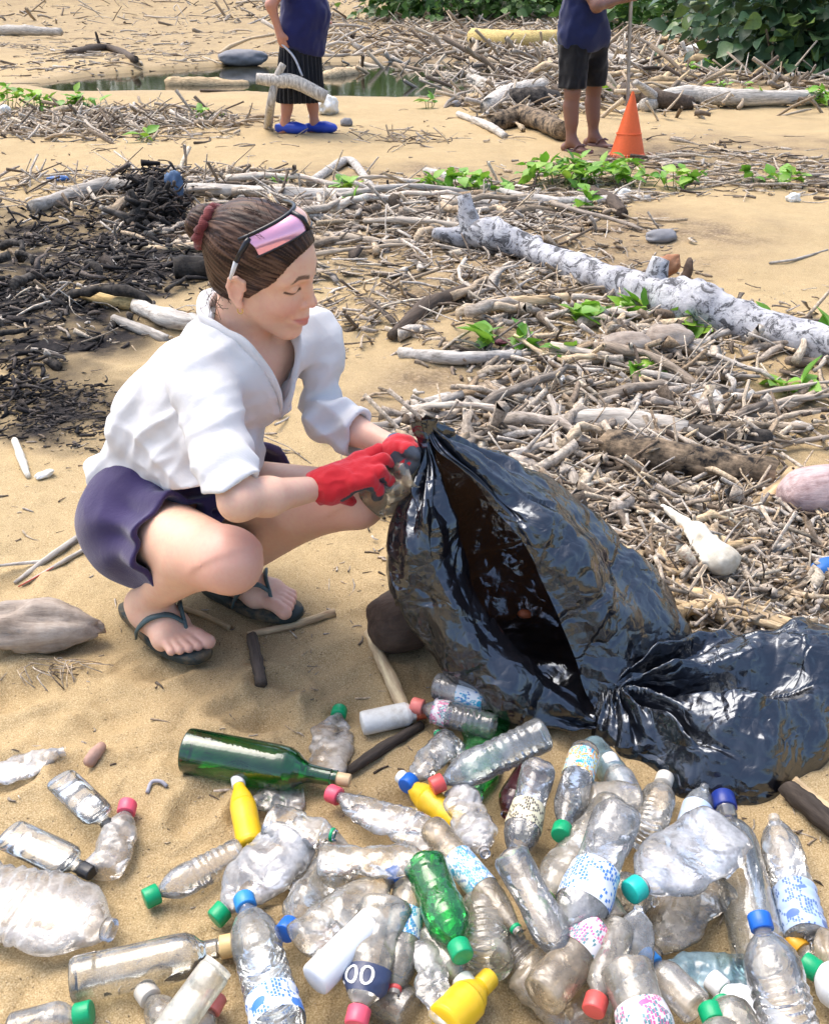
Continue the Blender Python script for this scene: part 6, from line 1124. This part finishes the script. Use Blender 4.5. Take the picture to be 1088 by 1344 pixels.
B_('pet', (352,1078), (448,1098), .066, 'cloudy', None, 'crumpled cloudy bottle with pale green neck ring next to red capped one', flat=.65, noise_=.2, zb=.06, ring_='green')
B_('water', (368,1352), (320,1178), .078, 'blueish', 'sky', 'upright ribbed water bottle with bright blue cap and white label', zb=.02, zt=.01, lab='bluewhite', lz=(.03, .22))
B_('soda', (440,1140), (376,1222), .075, 'tan', 'blue', 'round shouldered bottle with dark blue cap beside the ribbed water bottle', noise_=.08, zb=.02)
B_('pet', (392,1236), (524,1146), .068, 'tan', 'blue', 'crushed yellowish bottle with blue cap lying above the white tube', flat=.7, noise_=.14, zb=.05, zt=.06)
B_('pet', (418,1128), (588,1130), .056, 'tan', None, 'flattened clear bottle with yellow neck ring next to green soda bottle', flat=.55, noise_=.14, zb=.08, ring_='yellow')
B_('pet', (575,1105), (432,1040), .066, 'cloudy', 'pink', 'twisted clear bottle with pinkish cap just below the wine bottle cork', flat=.5, noise_=.2, zb=.02, twist=.8)
B_('tube', (412,1288), (492,1208), .052, 'white', None, 'plain white tube with its round bottom facing the camera', zb=.05, zt=.06, name='plastic_tube', cat='tube', group=None)
B_('pet', (506,1180), (468,1342), .072, 'tan', 'pink', 'big crushed bottle with bright pink cap and dark label lettered 00', flat=.6, noise_=.16, zb=.07, zt=.03, lab='darkblue', lz=(.60, .80), text=('00.', .034, 1.9, .70, 1.0, 'white'))
B_('soda', (540,1160), (515,1318), .060, 'tan', None, 'clear bottle with red neck ring and white blue label, cap gone', zb=.06, zt=.03, lab='aqua', lz=(.28, .52), ring_='red')
B_('soda', (556,1132), (606,1252), .074, 'green', 'green', 'bright green soda bottle with green cap in the middle of the heap', zb=.06, zt=.05, noise_=.04)
B_('pet', (552,1235), (590,1365), .042, 'cloudy', None, 'flattened cloudy strip of bottle beside the yellow bottle', flat=.3, noise_=.2, zb=.06, zt=.04)
B_('squeeze', (582,1345), (638,1288), .060, 'yellow', 'yellow', 'fat yellow bottle with stubby yellow neck at the bottom of the heap', zb=.02, name='yellow_bottle', group='yellow squeeze bottles')
B_('pet', (560,1225), (612,1295), .048, 'tan', 'pale', 'tan bottle with pale cap and green ring above the fat yellow bottle', ring_='lime', zb=.03)
B_('water', (640,1270), (632,1160), .080, 'tan', None, 'clear bottle end lying on sand beside the green soda bottle', zb=.01)
B_('pet', (566,1085), (694,1240), .052, 'brown', None, 'long muddy bottle with white blue label and pale green ring', zb=.06, zt=.03, lab='aqua', lz=(.30, .58), ring_='green')
B_('pet', (770,1130), (712,1185), .055, 'tan', 'lime', 'bottle with lime green cap squeezed under the brownish bottle', zb=.01)
B_('soda', (668,1120), (752,1275), .062, 'clear', None, 'clear bottle with petal base and a pink cap showing through it', zb=.08, zt=.05)
B_('pet', (805,1060), (700,1195), .082, 'tan', None, 'large orange tan bottle under the big clear bottle', zb=.02, noise_=.1)
B_('soda', (708,1005), (672,1140), .066, 'clear', None, 'clear soda bottle with petal base up and cream label', zb=.06, zt=.02, lab='cream', lz=(.42, .64))
B_('pet', (768,985), (735,1098), .060, 'clear', 'green', 'clear bottle with green cap and blue yellow label near the bag', zb=.05, zt=.06, lab='rainbow', lz=(.10, .36))
B_('soda', (815,1065), (738,1250), .086, 'cloudy', None, 'largest clear bottle in the heap with white blue label', zb=.08, zt=.04, lab='bluewhite', lz=(.46, .70), noise_=.07)
B_('jar', (842,1052), (748,1048), .070, 'tan', None, 'squashed tan tub wedged behind the largest clear bottle', flat=.7, noise_=.1, zb=.03, name='plastic_tub', cat='tub', group=None)
B_('pet', (835,1070), (800,998), .062, 'cloudy', 'white', 'clear bottle with white cap just below the black bag', zb=.01)
B_('water', (845,1105), (866,1040), .066, 'tan', 'clear', 'ribbed sandy bottle with colourless cap beside the white capped one', zb=.02, stretch=1.3)
B_('pet', (955,1085), (826,1172), .105, 'milky', 'teal', 'milky crumpled bottle with teal cap like a round pouch', flat=.45, noise_=.15, zb=.07, zt=.07)
B_('pet', (898,1115), (922,1040), .056, 'blueish', None, 'bottle with pale blue band sticking out under the black bag', lab='bluetint', lz=(.2, .6), zb=.01, stretch=1.2)
B_('pet', (792,1165), (865,1185), .066, 'tan', None, 'tan bottle lying under the teal capped milky bottle', zb=.01, noise_=.1)
B_('pet', (935,1150), (852,1262), .080, 'tan', None, 'flattened tan clear bottle bent over bare sand', flat=.4, noise_=.14, bend=.15, zb=.03, zt=.0)
B_('tallglass', (1000,1268), (948,1046), .088, 'glass', 'navy', 'tall clear glass bottle with dark blue cap touching the bag', zb=.0, name='glass_bottle', group='glass bottles')
B_('water', (1058,1235), (1012,1062), .072, 'cloudy', None, 'clear bottle with pale blue printed end beside the tall glass bottle', lab='paleblue', lz=(.02, .34), zb=.0, noise_=.06)
B_('water', (1050,1400), (996,1205), .084, 'clear', 'blue', 'clear bottle with royal blue cap standing over the glass bottle base', zb=.05, zt=.09)
B_('pet', (1150,1325), (1062,1268), .075, 'white', 'green', 'white opaque bottle with green cap at the picture edge', zb=.02, name='white_bottle', group='white opaque bottles')
B_('pet', (1095,1290), (1044,1240), .050, 'tan', 'orange', 'tan bottle with orange cap behind the white opaque one', zb=.0)
B_('pet', (1120,1250), (1060,1245), .066, 'brown', None, 'brownish crumpled bottle at the edge above the white one', noise_=.15, flat=.7, zb=.03)
B_('pet', (1030,1370), (938,1290), .062, 'white', 'white', 'white opaque bottle lying with green ring in front of blue film', zb=.02, ring_='green', name='white_bottle', group='white opaque bottles')
B_('pet', (915,1325), (850,1260), .056, 'grey', 'sky', 'ribbed grey bottle with light blue cap beside the pointed shard', zb=.03)
B_('pet', (985,1385), (940,1305), .070, 'tan', None, 'tan bottle with green neck ring near the bottom edge', ring_='green', zb=.05)
B_('pet', (960,1400), (934,1332), .060, 'tan', 'green', 'bottle cut by the bottom edge with green cap facing camera', zb=.07)
B_('soda', (820,1268), (865,1400), .080, 'tan', None, 'orange tinted bottle with pink label at the bottom edge', lab='pink', lz=(.45, .75), zb=.05)
B_('pet', (812,1215), (780,1322), .054, 'tan', 'red', 'tan bottle with red cap next to the orange tinted one', zb=.05, zt=.04, noise_=.06)
B_('pet', (830,1300), (838,1180), .048, 'cloudy', None, 'pointed clear shard of bottle standing in the heap', flat=.35, noise_=.12, zb=.02, zt=.10)
B_('pet', (710,1310), (808,1190), .070, 'brown', None, 'muddy bottle with pink and white label', lab='pink', lz=(.45, .72), zb=.04, zt=.05, noise_=.08)
B_('pet', (690,1262), (812,1370), .085, 'brown', None, 'mud filled crushed bottle at the bottom of the heap', flat=.6, noise_=.2, zb=.0)
B_('jar', (808,1215), (782,1168), .050, 'brown', None, 'brown bottle neck stub beside the bottle with pink label', zb=.05, ring_='lime')
B_('water', (716,962), (568,1032), .070, 'blueish', 'red', 'ribbed bluish bottle with red cap lying over green film', zb=.06, zt=.03)
B_('jar', (474,950), (556,932), .052, 'chalk', 'rust', 'chalky white canister with rusty neck beside a wooden stake', name='canister', cat='canister', group=None)
B_('water', (650,955), (545,926), .056, 'clear', 'coral', 'clear bottle with orange red cap and pink label by the canister', lab='pink', lz=(.58, .76), zb=.02)
B_('pet', (572,900), (668,925), .062, 'cloudy', None, 'clear bottle with pale blue label under the bag edge', lab='aqua', lz=(.35, .7), zb=.03)
B_('pet', (588,975), (544,1020), .056, 'cloudy', 'blue', 'short crushed bottle with royal blue cap beside yellow bottle', flat=.8, noise_=.18, zb=.01, stretch=1.2)
B_('pet', (608,1000), (570,958), .048, 'blueish', None, 'crumpled bluish bottle with teal neck ring behind the blue cap', noise_=.18, ring_='green', zb=.0)
B_('squeeze', (606,1088), (527,1020), .052, 'yellow', 'white', 'yellow bottle with white tip under the red capped ribbed bottle', zb=.0, noise_=.06, name='yellow_bottle', group='yellow squeeze bottles')
B_('pet', (602,1040), (640,1128), .062, 'milky', None, 'crushed whitish bottle next to the yellow bottle in mid heap', flat=.6, noise_=.24, zb=.03)
B_('pet', (640,915), (625,1060), .078, 'greenfilm', None, 'crumpled green transparent bottle partly under the ribbed bottle', flat=.5, noise_=.2, zb=.0)
B_('pet', (700,1010), (660,1075), .066, 'maroon', None, 'dark maroon bottle in the shadow between clear bottles', zb=-.01)
B_('pet', (775,980), (800,1010), .060, 'bluefilm', 'blue', 'blue bottle poking out below the bag', zb=.0, stretch=2.)
B_('pet', (985,1280), (858,1268), .060, 'bluefilm', None, 'pointed blue crumpled film sleeve near the tall glass bottle', flat=.4, noise_=.2, zb=.01, name='plastic_sleeve', cat='sleeve', group=None)
B_('pet', (-60,1035), (96,982), .060, 'milky', None, 'clear crumpled plastic sleeve at the picture edge above the flasks', flat=.35, noise_=.25, name='plastic_sleeve', cat='sleeve', group=None)
B_('pet', (400,1045), (360,1050), .050, 'grey', None, 'scrap of silty crushed bottle below the wine bottle', flat=.35, noise_=.25, stretch=2.)
B_('pet', (470,1165), (424,1158), .050, 'cloudy', 'teal', 'cloudy bottle with teal cap deep in the heap', stretch=2.)
B_('water', (660,1240), (745,1330), .070, 'tan', None, 'sandy ribbed bottle buried beneath the mud filled one', zb=-.02)
B_('pet', (540,1330), (480,1290), .066, 'tan', None, 'bottle underlayer showing between white tube and pink cap', zb=-.01)
B_('pet', (890,1215), (905,1130), .060, 'tan', None, 'cloudy tan bottle wall under the flattened bent bottle', zb=-.015)
B_('pet', (455,1110), (395,1150), .072, 'tan', None, 'tan crushed bottle beneath the flattened clear one', flat=.7, noise_=.2, stretch=1.4)
# the scrap of bottle in her glove
hb, ht = at(488, 655, 1.62), at(556, 612, 1.585)
root = empty('plastic_cup', hb, 'yellowish crumpled clear plastic bottle end held in the red gloves', 'plastic scrap'); az = nrm(ht - hb); ay = nrm(A_([0, -.3, 1.]) - az * (A_([0, -.3, 1.]) @ az)); ax_ = np.cross(ay, az)
root.matrix_world = Matrix(((ax_[0], ay[0], az[0], hb[0]), (ax_[1], ay[1], az[1], hb[1]), (ax_[2], ay[2], az[2], hb[2]), (0, 0, 0, 1)))
z = np.linspace(0, .118, 26); rr = np.interp(z, [0, .004, .03, .06, .085, .1, .118], [.024, .036, .040, .037, .030, .034, .028])
def hfn(P):
    Q = P + 3.; e, hh = voro(Q, 32.); rd = P * [1, 1, 0]; rd /= np.linalg.norm(rd, axis=1, keepdims=True) + 1e-6
    return P + rd * (.016 * (hh - .5) * np.minimum(e * 2.5, 1) + .006 * n3(Q, 40, 2.))[:, None]
P, F = lathe(z, rr, hfn, 36); mk('wall', P, F, plastic('yellowed_pet', (.985, .96, .87), .3, (.94, .87, .68), .15, (.7, .55, .3), .4), root)

g_ = at(688, 806, 1.60); o = lump('orange_scrap', 688, 806, (.013, .010, .009), plain('orange_plastic', (.30, .075, .025), .6), 'small orange red scrap lying inside the black bag', 'plastic scrap'); o.location = Vector(g_)
